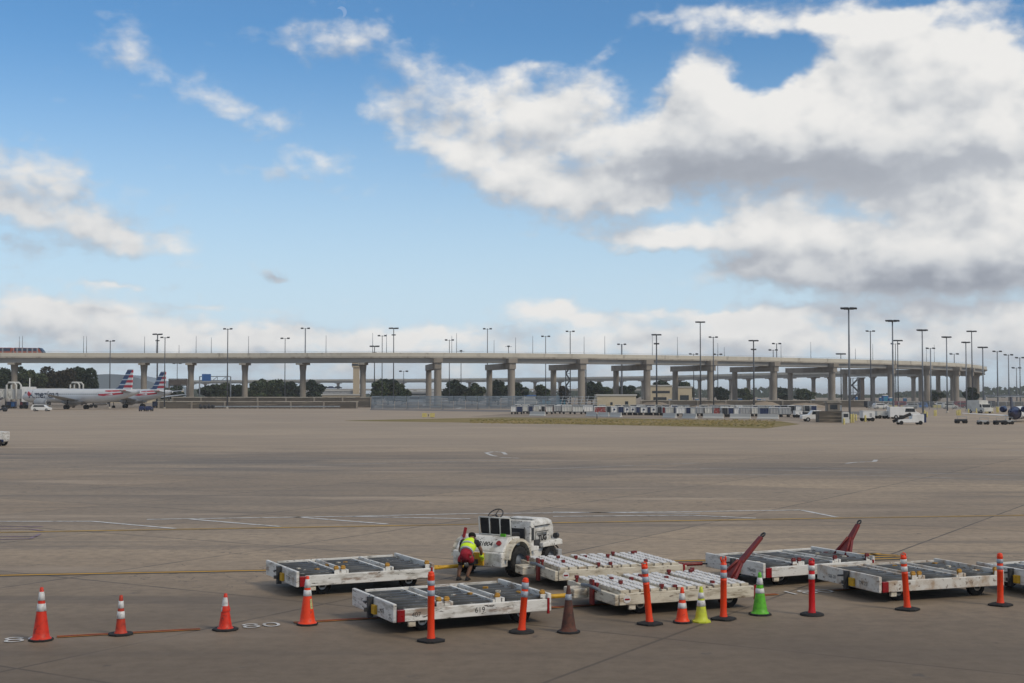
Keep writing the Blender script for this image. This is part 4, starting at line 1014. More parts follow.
# white tall container trailers
def trailer(px0, px1, ytop, ybase, label, m_=None):
    Y = 5805 / (ybase - HZ); x0, x1 = XY(px0, Y), XY(px1, Y); L = x1 - x0; H_ = P(0, ytop, Y).z
    root = empty('box_trailer', ((x0+x1)/2, Y, 0)); tag(root, label, 'trailer')
    MB().b2(-L/2, L/2, -1.1, 1.1, .5, H_).build('box_body', m_ or M['car_white'], root, bevel=.04)
    MB().b2(L*.05, L*.25, -1.125, -1.104, .7, H_*.8).build('door', M['grey_panel'], root)
    MB().b2(-L/2 - .03, L/2 + .03, -1.13, 1.13, H_ + .003, H_ + .08).build('roof', M['offwhite'], root)
    for sx in (-.3, .3):
        mb = MB(); wheel(mb, sx*L, -1.0, .32, .22); wheel(mb, sx*L, 1.0, .32, .22); mb.each('wheel', M['tyre'], root)
trailer(861, 873, 411, 421.2, 'tall white box trailer right of the tallest light mast')
trailer(875, 889, 411.5, 418.6, 'grey-white box trailer between the tall one and the van', M['offwhite'])
trailer(891, 913, 410.6, 417.2, 'long white container behind the van', M['offwhite'])
trailer(794, 801, 411.0, 417.6, 'white upright cabin right of the cart row')
trailer(803, 812, 412.0, 416.4, 'dark low trailer left of the pickup', M['curtain_dark'])
# belt loader
p = G(909, 424.6); root = empty('belt_loader', (p.x, p.y, 0)); tag(root, 'white belt loader with black conveyor nearest on the right apron', 'belt loader')
MB().prism([(-1.7, .3), (1.9, .3), (1.9, 1.45), (.3, 1.45), (.2, .8), (-1.7, .7)], -.8, .8).build('body', M['car_white'], root, bevel=.04)
MB().b2(1.9, 2.2, -.8, .8, .3, 1.55).build('rear_panel', M['navy'], root)
MB().tube([(-2.3, -.2, .45), (.2, -.2, 1.5)], .22, 8).build('conveyor', M['rubber'], root)
MB().box((-1.0, .2, 1.05), (.5, .5, .5)).build('seat', M['rubber'], root)
for sx in (-1.3, 1.4):
    mb = MB(); wheel(mb, sx, -.75, .28, .2); wheel(mb, sx, .75, .28, .2); mb.each('wheel', M['tyre'], root)
# guard block and posts by tallest mast
p = G(834, 422.5); root = empty('guard_booth', (p.x, p.y, 0)); tag(root, 'grey-brown gate booth with stepped top left of the tallest mast', 'booth')
MB().b2(-2.2, 1.2, 0, 2.5, 0, 1.7).build('wall', M['wall_brown'], root)
MB().b2(-.8, 1.0, .3, 2.2, 1.703, 3.0).build('upper_wall', M['column'], root)
MB().b2(-1.0, 1.2, .1, 2.4, 3.003, 3.15).build('roof', M['concrete'], root)
MB().b2(-.5, .6, .27, .297, 2.0, 2.7).build('window', M['window'], root)
p = G(845.5, 423.2); root = empty('gate_cabinet', (p.x, p.y, 0)); tag(root, 'white upright gate cabinet beside the tallest light mast', 'cabinet')
MB().b2(-.5, .5, -.3, .3, 0, 1.6).build('cabinet_body', M['offwhite'], root, bevel=.03)
MB().b2(-.35, .35, -.325, -.304, .9, 1.4).build('screen', M['curtain_dark'], root)
# bollards
bol = [(851.3, 422.8, .9), (853.4, 422.6, .9), (865.4, 421.8, .7), (856, 420.6, .7), (844, 424.6, .6), (924.7, 417.6, .9), (927.0, 417.2, .7), (934.6, 416.2, .8), (936, 415.9, .8), (957, 415.4, .7), (958.7, 415.4, .8), (960.2, 415.3, .8), (968.6, 414.2, .8), (976.4, 413.8, .8), (986, 413.0, .9), (987.6, 412.9, .9), (989.2, 412.8, .9), (992.6, 412.8, .8), (996.8, 412.6, .9), (998.2, 412.6, .9)]
mb = MB(); mb.lathe([(.12, 0), (.12, 1.0), (.08, 1.08), (0, 1.1)], 10); b0 = mb.build('bollard', M['sign_yellow'])
for i, (px, py, hh) in enumerate(bol):
    o = b0 if i == 0 else dup(b0)
    o.location = G(px, py); o.scale = (1.3, 1.3, hh * 1.35)
    tag(o, 'yellow bollard on the right, %s in the listing from the left' % ordn(i) if False else 'yellow bollard near the right masts, %s of them from the left' % ordn(i), 'bollard', 'yellow bollards on the right of the apron')
# chain link fence on the right
root = empty('mesh_fence', (XY(868, 372), 372, 0)); tag(root, 'grey chain link fence under the right end of the viaduct', 'fence')
Lf = XY(1060, 372) - XY(868, 372); mb = MB()
for k in range(26): mb.cyl((k*Lf/25, 0, 0), (k*Lf/25, 0, 2.3), .06, seg=6)
mb.each('post', M['galv'], root)
mb = MB()
for k in range(7): mb.b2(0, Lf, -.015, .015, .25 + k*.33, .285 + k*.33)
for k in range(260): mb.b2(k*Lf/260, k*Lf/260 + .03, -.012, .012, .05, 2.25)
mb.build('mesh_panel', M['galv'], root)
wall('stone_wall', 640, 868, 445, 2.0, .6, M['wall_brown'], 'low brown wall running under the viaduct behind the cart rows')
wall('stone_wall', 868, 1050, 470, 1.5, .6, M['wall_brown'], 'low brown wall beyond the chain link fence')
# mounds of soil under the viaduct
rnd = random.Random(21)
for i, (px, Y, w_, h) in enumerate([(655, 432, 14, 1.7), (715, 430, 18, 1.3), (765, 432, 12, 1.9), (805, 428, 16, 1.4), (925, 440, 20, 1.6)]):
    mb = MB(); mb.lathe([(w_/2, 0), (w_*.36, h*.45), (w_*.2, h*.85), (0, h)], 18)
    for k, v in enumerate(mb.v): mb.v[k] = Vector((v.x * (1 + rnd.uniform(-.12, .12)), v.y * .6, v.z * (1 + rnd.uniform(-.1, .1))))
    tag(mb.build('soil_heap', M['soil'], None, (XY(px, Y), Y, .02)), 'bare soil heap under the viaduct, %s from the left' % ordn(i), 'soil heap', 'soil heaps under the viaduct')
# blue portable cabins and crates
mb = MB(); mb.b2(-.6, .6, -.6, .6, 0, 2.1); cab0 = mb.build('portable_cabin', M['blue'], bevel=.05)
MB().b2(-.4, .4, -.63, -.604, .2, 1.85).build('door', M['teal'], cab0)
MB().lathe([(.68, 2.1), (.5, 2.3), (0, 2.36)], 12).build('roof', M['roof_pale'], cab0)
cabs = [(670, 404.5, 1.1), (697, 404.8, 1.2), (733, 404.2, 1.0), (740, 405, 1.3), (759, 404.6, 1.2), (764, 404, 1.0), (813, 405, 1.1), (858, 405, 1.7), (881.5, 404.6, 1.5), (885, 404.7, 1.9), (890.5, 404.8, 1.4), (905, 403, 1.2)]
for i, (px, py, s) in enumerate(cabs):
    o = cab0 if i == 0 else dup(cab0)
    o.location = G(px, py); o.scale = (s, s, s * .9)
    tag(o, 'small blue cabin under the viaduct, %s of them from the left' % ordn(i), 'portable cabin', 'blue cabins under the viaduct')
mb = MB(); mb.b2(-1.2, 1.2, -.5, .5, 0, .9); c0 = mb.build('yellow_crate', M['sign_yellow'], bevel=.04)
for i, (px, py) in enumerate([(878, 408.2), (893, 408.4), (905, 408.4), (912, 408.3), (937, 407.8)]):
    o = c0 if i == 0 else dup(c0)
    o.location = G(px, py); tag(o, 'low yellow container under the right piers, %s from the left' % ordn(i), 'container', 'low yellow containers under the right piers')

# ------------------------------------------------------------------ dark tugs and carts near the jets
def mini_tug(px, py, label, m_=None, s=1.0, rz=0.0, name='baggage_tractor'):
    p = G(px, py); root = empty(name, (p.x, p.y, 0), rz); tag(root, label, 'tractor', 'dark tractors on the left apron')
    m_ = m_ or M['navy']
    MB().prism([(-1.3*s, .3), (1.3*s, .3), (1.3*s, .95), (.3*s, 1.1), (.1*s, .7), (-.7*s, .7), (-.8*s, 1.25), (-1.1*s, 1.3), (-1.3*s, .8)], -.65, .65).build('body', m_, root, bevel=.04)
    MB().tube([(.15*s, 0, .9), (-.15*s, 0, 1.3)], .04, 6).build('steering_column', M['dark_steel'], root)
    for sx in (-.85, .85):
        mb = MB(); wheel(mb, sx*s, -.6, .32, .2); wheel(mb, sx*s, .6, .32, .2); mb.each('wheel', M['tyre'], root)
mini_tug(142.8, 411.2, 'navy tractor below the right jet tail, left of a pair', rz=R(90)); mini_tug(149.5, 411.2, 'navy tractor below the right jet tail, right of a pair', rz=R(90))
mini_tug(203, 408.8, 'small dark tractor alone before the third pier', M['curtain_dark'], .8); mini_tug(211, 408.6, 'small dark tractor right of its twin before the third pier', M['curtain_dark'], .7)
mini_tug(1.5, 411.6, 'dark vehicle cut by the left edge under the jet bridge', M['curtain_dark'], 1.0)
for i, (a, b) in enumerate([(153, 157.5), (158.5, 163), (164, 170)]):
    cart(a, b, 407.8, M['navy'], M['curtain_navy'], 'navy curtained cart under the right tail, %s from the left' % ordn(i), h=1.9)
for i, (a, b) in enumerate([(6, 11), (12, 16), (21, 24), (24.5, 27.5)]):
    cart(a, b, 408.4, M['navy'], M[['curtain_navy', 'blue', 'curtain_maroon', 'curtain_dark'][i]], 'cart in shade under the jet bridge, %s from the left' % ordn(i), h=2.0)
# white tractor entering at left edge
p = G(.5, 446.0); root = empty('baggage_tractor', (p.x, p.y, 0)); tag(root, 'white tractor rear entering at the left edge of the apron', 'tractor')
MB().prism([(-2.4, .35), (.45, .35), (.52, .6), (.52, 1.18), (-.2, 1.22), (-.3, 1.0), (-2.4, 1.0)], -.65, .65).build('body', M['white_paint'], root, bevel=.04)
MB().b2(-2.3, .50, -.67, -.652, .36, .56).build('skirt', M['navy'], root)
for sx in (-1.8, .05):
    for sy in (-.6, .6):
        mb = MB(); wheel(mb, sx, sy, .30, .2); o = mb.build('wheel', M['tyre'], root)
        mb = MB(); mb.cyl((sx, sy - .11, .30), (sx, sy - .125, .30), .15, seg=12); mb.build('rim', M['offwhite'], o)
# cars parked behind the chain link fence
rnd = random.Random(12)
cols = [('car_white', 'white'), ('curtain_dark', 'charcoal'), ('blue', 'blue'), ('grey_panel', 'grey'), ('curtain_maroon', 'maroon'), ('offwhite', 'cream')]
for i in range(13):
    px = 872 + i * 9.6 + rnd.uniform(-1.5, 1.5); c = cols[(i * 5 + 1) % 6]
    vehicle('parked_car', px, 394 + 5805 / rnd.uniform(392, 436), R(rnd.choice([0, 180, 12, 170])), 4.5, 1.8, SUV if i % 3 else VAN, [(-.38, 1.08, .2, 1.52)], M[c[0]], 'small %s car beyond the chain link fence, %s of that line from the left' % (c[1], ordn(i)), 'car', group='cars parked beyond the chain link fence')
# taxiway sign
p = G(428.4, 417.8); root = empty('taxiway_sign', (p.x, p.y, 0)); tag(root, 'small yellow taxiway sign of two boards on the grass tip', 'sign')
for sx in (-.72, .72):
    MB().b2(sx - .42, sx + .42, -.08, .08, .12, .86).build('sign_board', M['sign_yellow'], root, bevel=.02)
MB().b2(-.29, .29, -.06, .06, .12, .80).build('centre_board', M['wall_beige'], root)
MB().b2(-.06, .06, -.075, -.061, .25, .68).build('mark', M['letter'], root)
MB().b2(-1.1, 1.1, -.15, .15, 0, .12).build('base', M['concrete'], root)
# stacks of edge lights / small post in grass
MB().cyl((0, 0, 0), (0, 0, .9), .08, seg=8).build('marker_post', M['pole_dark'], None, tuple(G(597, 419.0)))
tag(bpy.data.objects['marker_post'], 'short dark marker post before the cart row', 'post')

# ------------------------------------------------------------------ jetliners
def tail_material():
    m = bpy.data.materials.new('tail_stripes'); m.use_nodes = True
    g = NG(m.node_tree); b = g.n['Principled BSDF']; b.inputs['Roughness'].default_value = .4
    t = g.n.new('ShaderNodeTexCoord'); sp = g.n.new('ShaderNodeSeparateXYZ'); g.l.new(t.outputs['Object'], sp.inputs[0])
    x, z = sp.outputs[0], sp.outputs[2]
    s = g.m('FRACT', g.mul(g.add(z, .1), 1 / 1.38))
    stripe = g.m('GREATER_THAN', s, .48)
    edge_x = g.add(g.mul(g.sub(z, 0.0), 0.62), 1.9)           # where the blue half meets the red half
    red = g.m('GREATER_THAN', x, edge_x)
    bl = g.mix(g.m('GREATER_THAN', s, .30), (.05, .17, .34, 1), (.015, .045, .14, 1))
    redc = g.mix(stripe, (.62, .63, .65, 1), (.42, .012, .03, 1))
    blc = g.mix(g.m('LESS_THAN', s, .14), bl, (.60, .62, .66, 1))
    g.l.new(g.mix(red, blc, redc), b.inputs['Base Color']); return m
TAILM = tail_material()
def loft(sections, seg=20):
    """sections: (x, cy, cz, ry, rz)"""
    mb = MB()
    for (x, cy, cz, ry, rz_) in sections:
        for i in range(seg):
            t = 2*PI*i/seg; mb.v.append(Vector((x, cy + ry*math.cos(t), cz + rz_*math.sin(t))))
    for k in range(len(sections)-1):
        for i in range(seg):
            j = (i+1) % seg; mb._f([k*seg+i, k*seg+j, (k+1)*seg+j, (k+1)*seg+i], True)
    mb._f(list(range(seg))); mb._f([(len(sections)-1)*seg+i for i in range(seg)][::-1]); return mb
def wing_mesh(root_le, root_ch, tip_le, tip_ch, th):
    """leading edge points (x,y,z), chord runs +x"""
    mb = MB(); rows = []
    for (p, c) in ((root_le, root_ch), (tip_le, tip_ch)):
        row = []
        for (u, w2) in [(0, 0), (.12, .5), (.4, .6), (.75, .3), (1, 0), (.7, -.15), (.3, -.35), (.08, -.3)]:
            row.append(Vector((p[0] + u*c, p[1], p[2] + w2*th*c)))
        rows.append(row)
    n = 8
    for r in rows: mb.v += r
    for i in range(n): mb._f([i, (i+1) % n, n + (i+1) % n, n+i], False)
    mb._f(list(range(n))); mb._f([n+i for i in range(n)][::-1]); return mb
def fin_mesh(pts, th):
    mb = MB(); n = len(pts)
    for s in (-1, 1):
        for (x, z) in pts: mb.v.append(Vector((x, s*th/2*(1 if z < .5 else .55), z)))
    mb._f(list(range(n))); mb._f([n+i for i in range(n)][::-1])
    for i in range(n): mb._f([i, n+i, n+(i+1) % n, (i+1) % n])
    return mb
def jetliner(px, py, ang, fwd, aft, label, title=True):
    """local frame: nose at -x, port side at -y; origin under the main gear"""
    p = G(px, py); root = empty('jet_airliner', (p.x, p.y, 0), ang); tag(root, label, 'airliner', 'parked jetliners with striped tails')
    R_ = 2.0; cz = 3.75
    n = -fwd; t = aft
    secs = [(n, 0, cz-.55, .08, .08), (n+.5, 0, cz-.45, .7, .62), (n+1.5, 0, cz-.25, 1.25, 1.2), (n+3, 0, cz-.06, 1.75, 1.75), (n+5.5, 0, cz, R_, R_), (t-14, 0, cz, R_, R_), (t-9, 0, cz+.3, 1.75, 1.72), (t-4.5, 0, cz+.75, 1.15, 1.2), (t-1, 0, cz+1.1, .5, .62), (t, 0, cz+1.2, .22, .3)]
    loft(secs, 28).build('fuselage', M['silver'], root)
    mb = MB()
    for s in (-1, 1):
        x = n + 7
        while x < t - 13:
            a = R(14); mb.box((x, s*(R_*math.cos(a) + .012), cz + R_*math.sin(a)), (.26, .02, .36)); x += .80
    mb.build('cabin_window', M['window'], root)
    mb = MB()
    for s in (-1, 1): mb.quad((n+2.0, s*1.25, cz+.62), (n+3.1, s*1.62, cz+.70), (n+3.2, s*1.38, cz+1.12), (n+2.5, s*1.0, cz+.98))
    mb.build('cockpit_window', M['window'], root)
    for s in (-1, 1):
        wing_mesh((-4.0, s*1.6, cz-1.2), 6.6, (5.2, s*16.6, cz+.4), 1.5, .10).build('wing', M['plane_grey'], root)
        e = loft([(-9.6, s*5.75, 1.95, .95, .95), (-9.3, s*5.75, 1.95, 1.12, 1.12), (-7.8, s*5.75, 1.95, 1.2, 1.2), (-6.2, s*5.75, 1.95, 1.1, 1.1), (-5.2, s*5.75, 1.98, .85, .85)], 20).build('engine', M['plane_grey'], root)
        loft([(-5.2, s*5.75, 1.98, .55, .55), (-4.2, s*5.75, 2.0, .25, .25)], 14).build('exhaust_cone', M['plane_dark'], e)
        MB().lathe([(0, -9.62), (.9, -9.62)], 20, (0, s*5.75, 1.95), axis='X').build('intake', M['plane_dark'], e)
        MB().prism([(-8.2, 2.9), (-2.6, 2.9), (-2.8, 3.3), (-7.2, 3.2)], s*5.75-.12, s*5.75+.12).build('pylon', M['plane_grey'], e)
        wing_mesh((t-6.0, s*.8, cz+1.1), 3.6, (t-2.0, s*6.2, cz+1.6), 1.3, .09).build('tailplane', M['plane_grey'], root)
        for dx in (-.0,):
            mb = MB(); mb.cyl((0, s*3.8, 0.9), (0, s*3.3, 2.6), .14, seg=8)
            for dy in (-.45, .45): mb.cyl((0, s*3.8 + dy - .2, .60), (0, s*3.8 + dy + .2, .60), .60, seg=16)
            mb.build('main_gear', M['tyre'], root)
    mb = MB(); mb.cyl((n+5.2, 0, .5), (n+5.2, 0, 2.0), .1, seg=8)
    for dy in (-.25, .25): mb.cyl((n+5.2, dy-.12, .38), (n+5.2, dy+.12, .38), .38, seg=14)
    mb.build('nose_gear', M['tyre'], root)
    loft([(-5, 0, cz-1.6, 1.2, .5), (-3.5, 0, cz-1.55, 1.9, .9), (2.5, 0, cz-1.5, 1.9, .9), (4.5, 0, cz-1.4, 1.1, .5)], 16).build('belly_fairing', M['plane_grey'], root)
    # fin in a local frame whose origin sits at the fin root leading edge
    zf = cz + 1.75
    fo = fin_mesh([(-1.6, -.1), (.3, .7), (3.7, 5.65), (5.6, 5.65), (5.1, .2), (5.3, -.6)], .42).build('tail_fin', TAILM, root); fo.location = (t - 8.2, 0, zf)
    # red stripes on the rear fuselage
    for (xa, xb, a0) in ((t-11.5, t-4.4, 38), (t-13.5, t-5.0, 4)):
        for s in (-1, 1):
            mb = MB(); K = 10
            for k in range(K):
                def pt(u, w2):
                    x = xa + (xb - xa) * u; f_ = max(0, (x - (t-14)) / 5.0); 
                    if x < t-9: rr = R_ - .27 * f_; zz = cz + .3 * f_
                    else:
                        f2 = (x - (t-9)) / 4.5; rr = 1.73 - .55 * f2; zz = cz + .3 + .45 * f2
                    a = R(a0 + w2); return (x, s*(rr + .03) * math.cos(a), zz + (rr + .03) * math.sin(a))
                u0, u1 = k/K, (k+1)/K
                mb.quad(pt(u0, -9*min(1, u0*4+.1)), pt(u1, -9*min(1, u1*4+.1)), pt(u1, 10), pt(u0, 10))
            mb.build('fuselage_stripe', M['tail_red'], root)
    if title:
        o = text_mesh('American', 3.0, 'airline_title', M['letter_grey'], root, bold=.06)
        me = o.data; xc = n + 10.3; Rr = R_ + .035
        for v in me.vertices:
            x, y = v.co.x, v.co.y; a = R(10) + (y) / Rr
            v.co = Vector((xc + x, -Rr * math.cos(a), cz + Rr * math.sin(a)))
        MB().prism([(n+4.2, cz+1.3), (n+5.3, cz+.5), (n+4.5, cz-.2), (n+3.9, cz+.5)], -R_-.02, -R_+.25).build('title_emblem', M['tail_red'], root)
    # service doors
    return root
jetliner(76.5, 409.2, -R(27), 21, 23.5, 'nearer silver jetliner with red white and blue tail and its name on the side')
jetliner(134, 408.0, -R(27), 13.5, 15.2, 'further shorter silver jetliner with its striped tail right of the nearer one', title=False)
# jet bridges
def jet_bridge(px0, px1, Y, label, y_top=388.2, y_bot=401, arch_px=None, cab=True):
    x0, x1 = XY(px0, Y), XY(px1, Y); z1, z0 = P(0, y_top, Y).z, P(0, y_bot, Y).z; L = x1 - x0
    root = empty('jet_bridge', (x0, Y, 0)); tag(root, label, 'jet bridge')
    MB().b2(0, L*.72, -1.5, 1.5, z0 + .5, z1 - .5).build('tunnel', M['offwhite'], root, bevel=.05)
    mb = MB()
    for k in range(14):
        a = L*.72*k/14; b = L*.72*(k+1)/14
        mb.cyl((a, -1.56, z0+.5 if k % 2 else z1-.5), (b, -1.56, z1-.5 if k % 2 else z0+.5), .08, seg=5)
    mb.b2(-.1, L*.72, -1.62, -1.5, z1 - .5, z1 - .2); mb.b2(-.1, L*.72, -1.62, -1.5, z0 + .2, z0 + .5)
    mb.build('truss', M['roof_pale'], root)
    if cab:
        MB().b2(L*.722, L*.90, -1.7, 1.7, z0 + .3, z1 - .3).build('rotunda', M['grey_panel'], root, bevel=.05)
        MB().b2(L*.902, L*1.10, -2.0, 2.0, z0 - .6, z1 + .4).build('cab', M['car_white'], root, bevel=.08)
        MB().b2(L*.97, L*1.02, -2.03, -2.004, z0 + 1.2, z0 + 2.4).build('cab_window', M['window'], root)
    if arch_px:
        xa = XY(arch_px, Y) - x0; zt_ = P(0, 382.6, Y).z
        mb = MB(); mb.tube([(xa - 1.2, -1.9, z0 - .4), (xa - 1.2, -1.9, zt_ - .7), (xa - .6, -1.9, zt_), (xa + 1.0, -1.9, zt_), (xa + 1.6, -1.9, zt_ - .7), (xa + 1.6, -1.9, z0 - .4)], .28, 8)
        mb.tube([(xa - 1.2, 1.9, z0 - .4), (xa - 1.2, 1.9, zt_ - .7), (xa - .6, 1.9, zt_), (xa + 1.0, 1.9, zt_), (xa + 1.6, 1.9, zt_ - .7), (xa + 1.6, 1.9, z0 - .4)], .28, 8)
        mb.each('lift_arch', M['roof_pale'], root)
    for xl in (L*.55, L*.9):
        MB().cyl((xl, 0, .6), (xl, 0, z0 + .5), .30, seg=10).build('support_leg', M['pole_dark'], root)
        mb = MB(); wheel(mb, xl - .7, 0, .55, .4); wheel(mb, xl + .7, 0, .55, .4); mb.each('wheel', M['tyre'], root)
    MB().tube([(L*.05, -2.4, .6), (L*.55, -2.4, z0 + .6)], .38, 6).build('access_stair', M['pole_dark'], root)
    return root
jet_bridge(-22, 29, 396, 'white jet bridge with truss tunnel and cab reaching the nearer jet nose', 388.2, 400, 13)
jet_bridge(36, 100, 420, 'second jet bridge with white lifting arch rising behind the nearer jet', 387.6, 391.5, 76, cab=False)
p = Vector((XY(29.6, 402), 402, 0)); MB().cyl((0, 0, 0), (0, 0, P(0, 378, 402).z), .16, seg=8).build('flag_pole', M['car_white'], None, tuple(p))
tag(bpy.data.objects['flag_pole'], 'short white pole standing over the jet bridge cab', 'pole')

# ------------------------------------------------------------------ regional jet at the right edge
p = G(1011, 422.5); root = empty('regional_jet', (p.x, p.y, 0), R(62)); root.scale = (.88, .88, .88); tag(root, 'small navy tailed regional jet cut by the right edge', 'airliner')
k = .74
loft([(0, 0, 2.3*k+.2, .1, .12), (1.2, 0, 2.2*k+.15, .55, .6), (3.2, 0, 2.0*k+.1, .95, 1.0), (5.5, 0, 1.95*k+.1, 1.12, 1.15), (18, 0, 1.95*k+.1, 1.12, 1.15)], 22).build('fuselage', M['plane_white'], root)
loft([(-.1, 0, 2.3*k+.2, .14, .16), (1.2, 0, 2.2*k+.15, .57, .62), (3.2, 0, 2.0*k+.1, .97, 1.02), (5.0, 0, 1.95*k+.1, 1.13, 1.16)], 22).build('tail_cone', M['navy'], root)
fin_mesh([(.3, 1.9), (-.3, 4.4), (1.2, 4.4), (3.4, 1.9)], .26).build('tail_fin', M['navy'], root)
for s in (-1, 1):
    wing_mesh((-.6, s*.05, 4.4), 1.5, (.1, s*2.6, 4.42), .8, .08).build('tailplane', M['plane_grey'], root)
    e = loft([(2.3, s*1.75, 2.25, .42, .42), (3.0, s*1.75, 2.25, .55, .55), (4.3, s*1.75, 2.25, .58, .58), (4.9, s*1.75, 2.25, .46, .46)], 18).build('engine', M['navy'], root)
    wing_mesh((8.0, s*.8, .95), 3.2, (4.6 + 2.0, s*9.2, 1.45), 1.0, .09).build('wing', M['plane_white'], root)
    mb = MB(); wheel(mb, 9.0, s*1.4, .36, .3); mb.cyl((9.0, s*1.4, .4), (9.0, s*1.1, 1.2), .08, seg=6); mb.build('main_gear', M['tyre'], root)
for i, (px, py, w_) in enumerate([(961, 423.4, 1.6), (983, 424.6, 1.4), (1000, 424.8, 1.6), (1008, 424.4, 1.2)]):
    p = G(px, py); root = empty('ground_power_cart', (p.x, p.y, 0)); tag(root, 'low dark service cart by the regional jet, %s from the left' % ordn(i), 'service cart', 'service carts by the regional jet')
    MB().b2(-w_/2, w_/2, -.5, .5, .32, .62).build('body', M['grey_panel'] if i % 2 else M['curtain_dark'], root, bevel=.03)
    mb = MB()
    for s in (-1, 1): mb.cyl((s*w_*.42, -.45, .6), (s*w_*.42, -.45, 1.0), .03, seg=6)
    mb.b2(-w_*.45, w_*.45, -.48, -.42, .98, 1.03); mb.build('rail', M['galv'], root)
    for s in (-.35, .35):
        mb = MB(); wheel(mb, s*w_, -.5, .24, .14); wheel(mb, s*w_, .5, .24, .14); mb.each('wheel', M['tyre'], root)
# ------------------------------------------------------------------ cones
def cone(px, py, h, body, label, base_m=None, bands=None, r0=None, base_w=None, lean=(0, 0), torn=False, sticker=False, rz=0.0, bandm='band'):
    p = G(px, py); root = empty('traffic_cone', (p.x, p.y, 0), rz); tag(root, label, 'traffic cone', 'traffic cones in the row along the red line')
    r0 = r0 or .152 * h; rt = .028; bw = base_w or .40 * h
    mb = MB(); c = bw / 2; k = c * .42
    pts = [(-c, -k), (-k, -c), (k, -c), (c, -k), (c, k), (k, c), (-k, c), (-c, k)]
    n = 8
    for z, s in ((.002, 1), (.028, 1), (.038, .94)):
        for (x, y) in pts: mb.v.append(Vector((x*s, y*s, z)))
    for l in range(2):
        for i in range(n): mb._f([l*n+i, l*n+(i+1) % n, (l+1)*n+(i+1) % n, (l+1)*n+i])
    mb._f([2*n+i for i in range(n)]); mb._f([i for i in range(n)][::-1])
    mb.build('base', base_m or M['rubber'], root)
    def rad(z): return r0 + (rt - r0) * ((z - .05) / (h - .05)) ** .92
    prof = [(r0 * 1.22, .034), (r0 * 1.12, .05), (rad(.07), .07)] + [(rad(.07 + (h - .07) * t), .07 + (h - .07) * t) for t in [i / 10 for i in range(1, 11)]] + [(rt * .7, h + .004), (rt*.62, h - .02)]
    b = MB().lathe(prof, 28).build('cone_body', body, root)
    for (z0, z1) in (bands or []):
        z0 *= h; z1 *= h; a0, a1 = 0, 2*PI
        if torn:
            mb = MB(); a0, a1 = (R(150), R(250)) if z0 < .6*h else (R(100), R(290))
            mb.lathe([(rad(z0) + .004, z0), (rad((z0+z1)/2) + .005, (z0+z1)/2 + .02), (rad(z1) + .004, z1)], 14, a0=a0, a1=a1)
        else:
            mb = MB(); mb.lathe([(rad(z0) + .001, z0 - .001), (rad(z0) + .005, z0), (rad((z0+z1)/2) + .005, (z0+z1)/2), (rad(z1) + .005, z1), (rad(z1) + .001, z1 + .001)], 28)
        mb.build('reflective_band', M[bandm], root)
    if torn:
        mb = MB(); mb.lathe([(rad(.52*h) + .012, .52*h), (rad(.60*h) + .018, .60*h), (rad(.66*h) + .006, .67*h)], 14, a0=R(200), a1=R(420)); mb.build('loose_collar', M['orange_red'], root)
    if sticker:
        mb = MB(); mb.lathe([(rad(.34*h) + .004, .34*h), (rad(.54*h) + .004, .54*h)], 6, a0=R(-50), a1=R(-18)); mb.build('sticker', M['sticker'], root)
    root.rotation_euler = (lean[0], lean[1], rz)
    return root
cone(41, 640.5, .92, M['orange_red'], 'tallest orange-red cone at the far left with two white bands', bands=[(.56, .70), (.76, .92)], r0=.150, base_w=.40, rz=R(8))
cone(120.7, 634.8, .70, M['orange_worn'], 'faded cone with dull red foot, second from the left', bands=[(.42, .60), (.68, .86)], r0=.100, base_w=.42, rz=R(20))
cone(225.3, 630.0, .66, M['orange_red'], 'battered red cone with torn white bands near the painted number', bands=[(.52, .64), (.66, .90)], r0=.125, base_w=.44, torn=True, rz=R(40))
cone(307.3, 624.8, .90, M['orange'], 'tall orange cone with a green sticker before the back left dolly', bands=[(.60, .72), (.77, .94)], r0=.150, base_w=.38, sticker=True)
cone(568.5, 632.5, .84, M['brown_cone'], 'grimy brown cone without clean bands between two orange posts', bands=[(.70, .82)], r0=.140, base_w=.40, bandm='band_grey', rz=R(30))
cone(682.3, 622.8, .66, M['orange'], 'small bright orange cone beside the yellow cone', bands=[(.42, .57), (.66, .84)], r0=.120, base_w=.34)
cone(701.3, 622.0, .66, M['lime'], 'yellow-lime cone with matching base beside the small orange cone', base_m=M['lime'], bands=[(.46, .62), (.68, .84)], r0=.125, base_w=.34)
cone(760, 614.8, .82, M['green'], 'bright green cone with black base and two white bands', bands=[(.52, .63), (.72, .88)], r0=.150, base_w=.42)

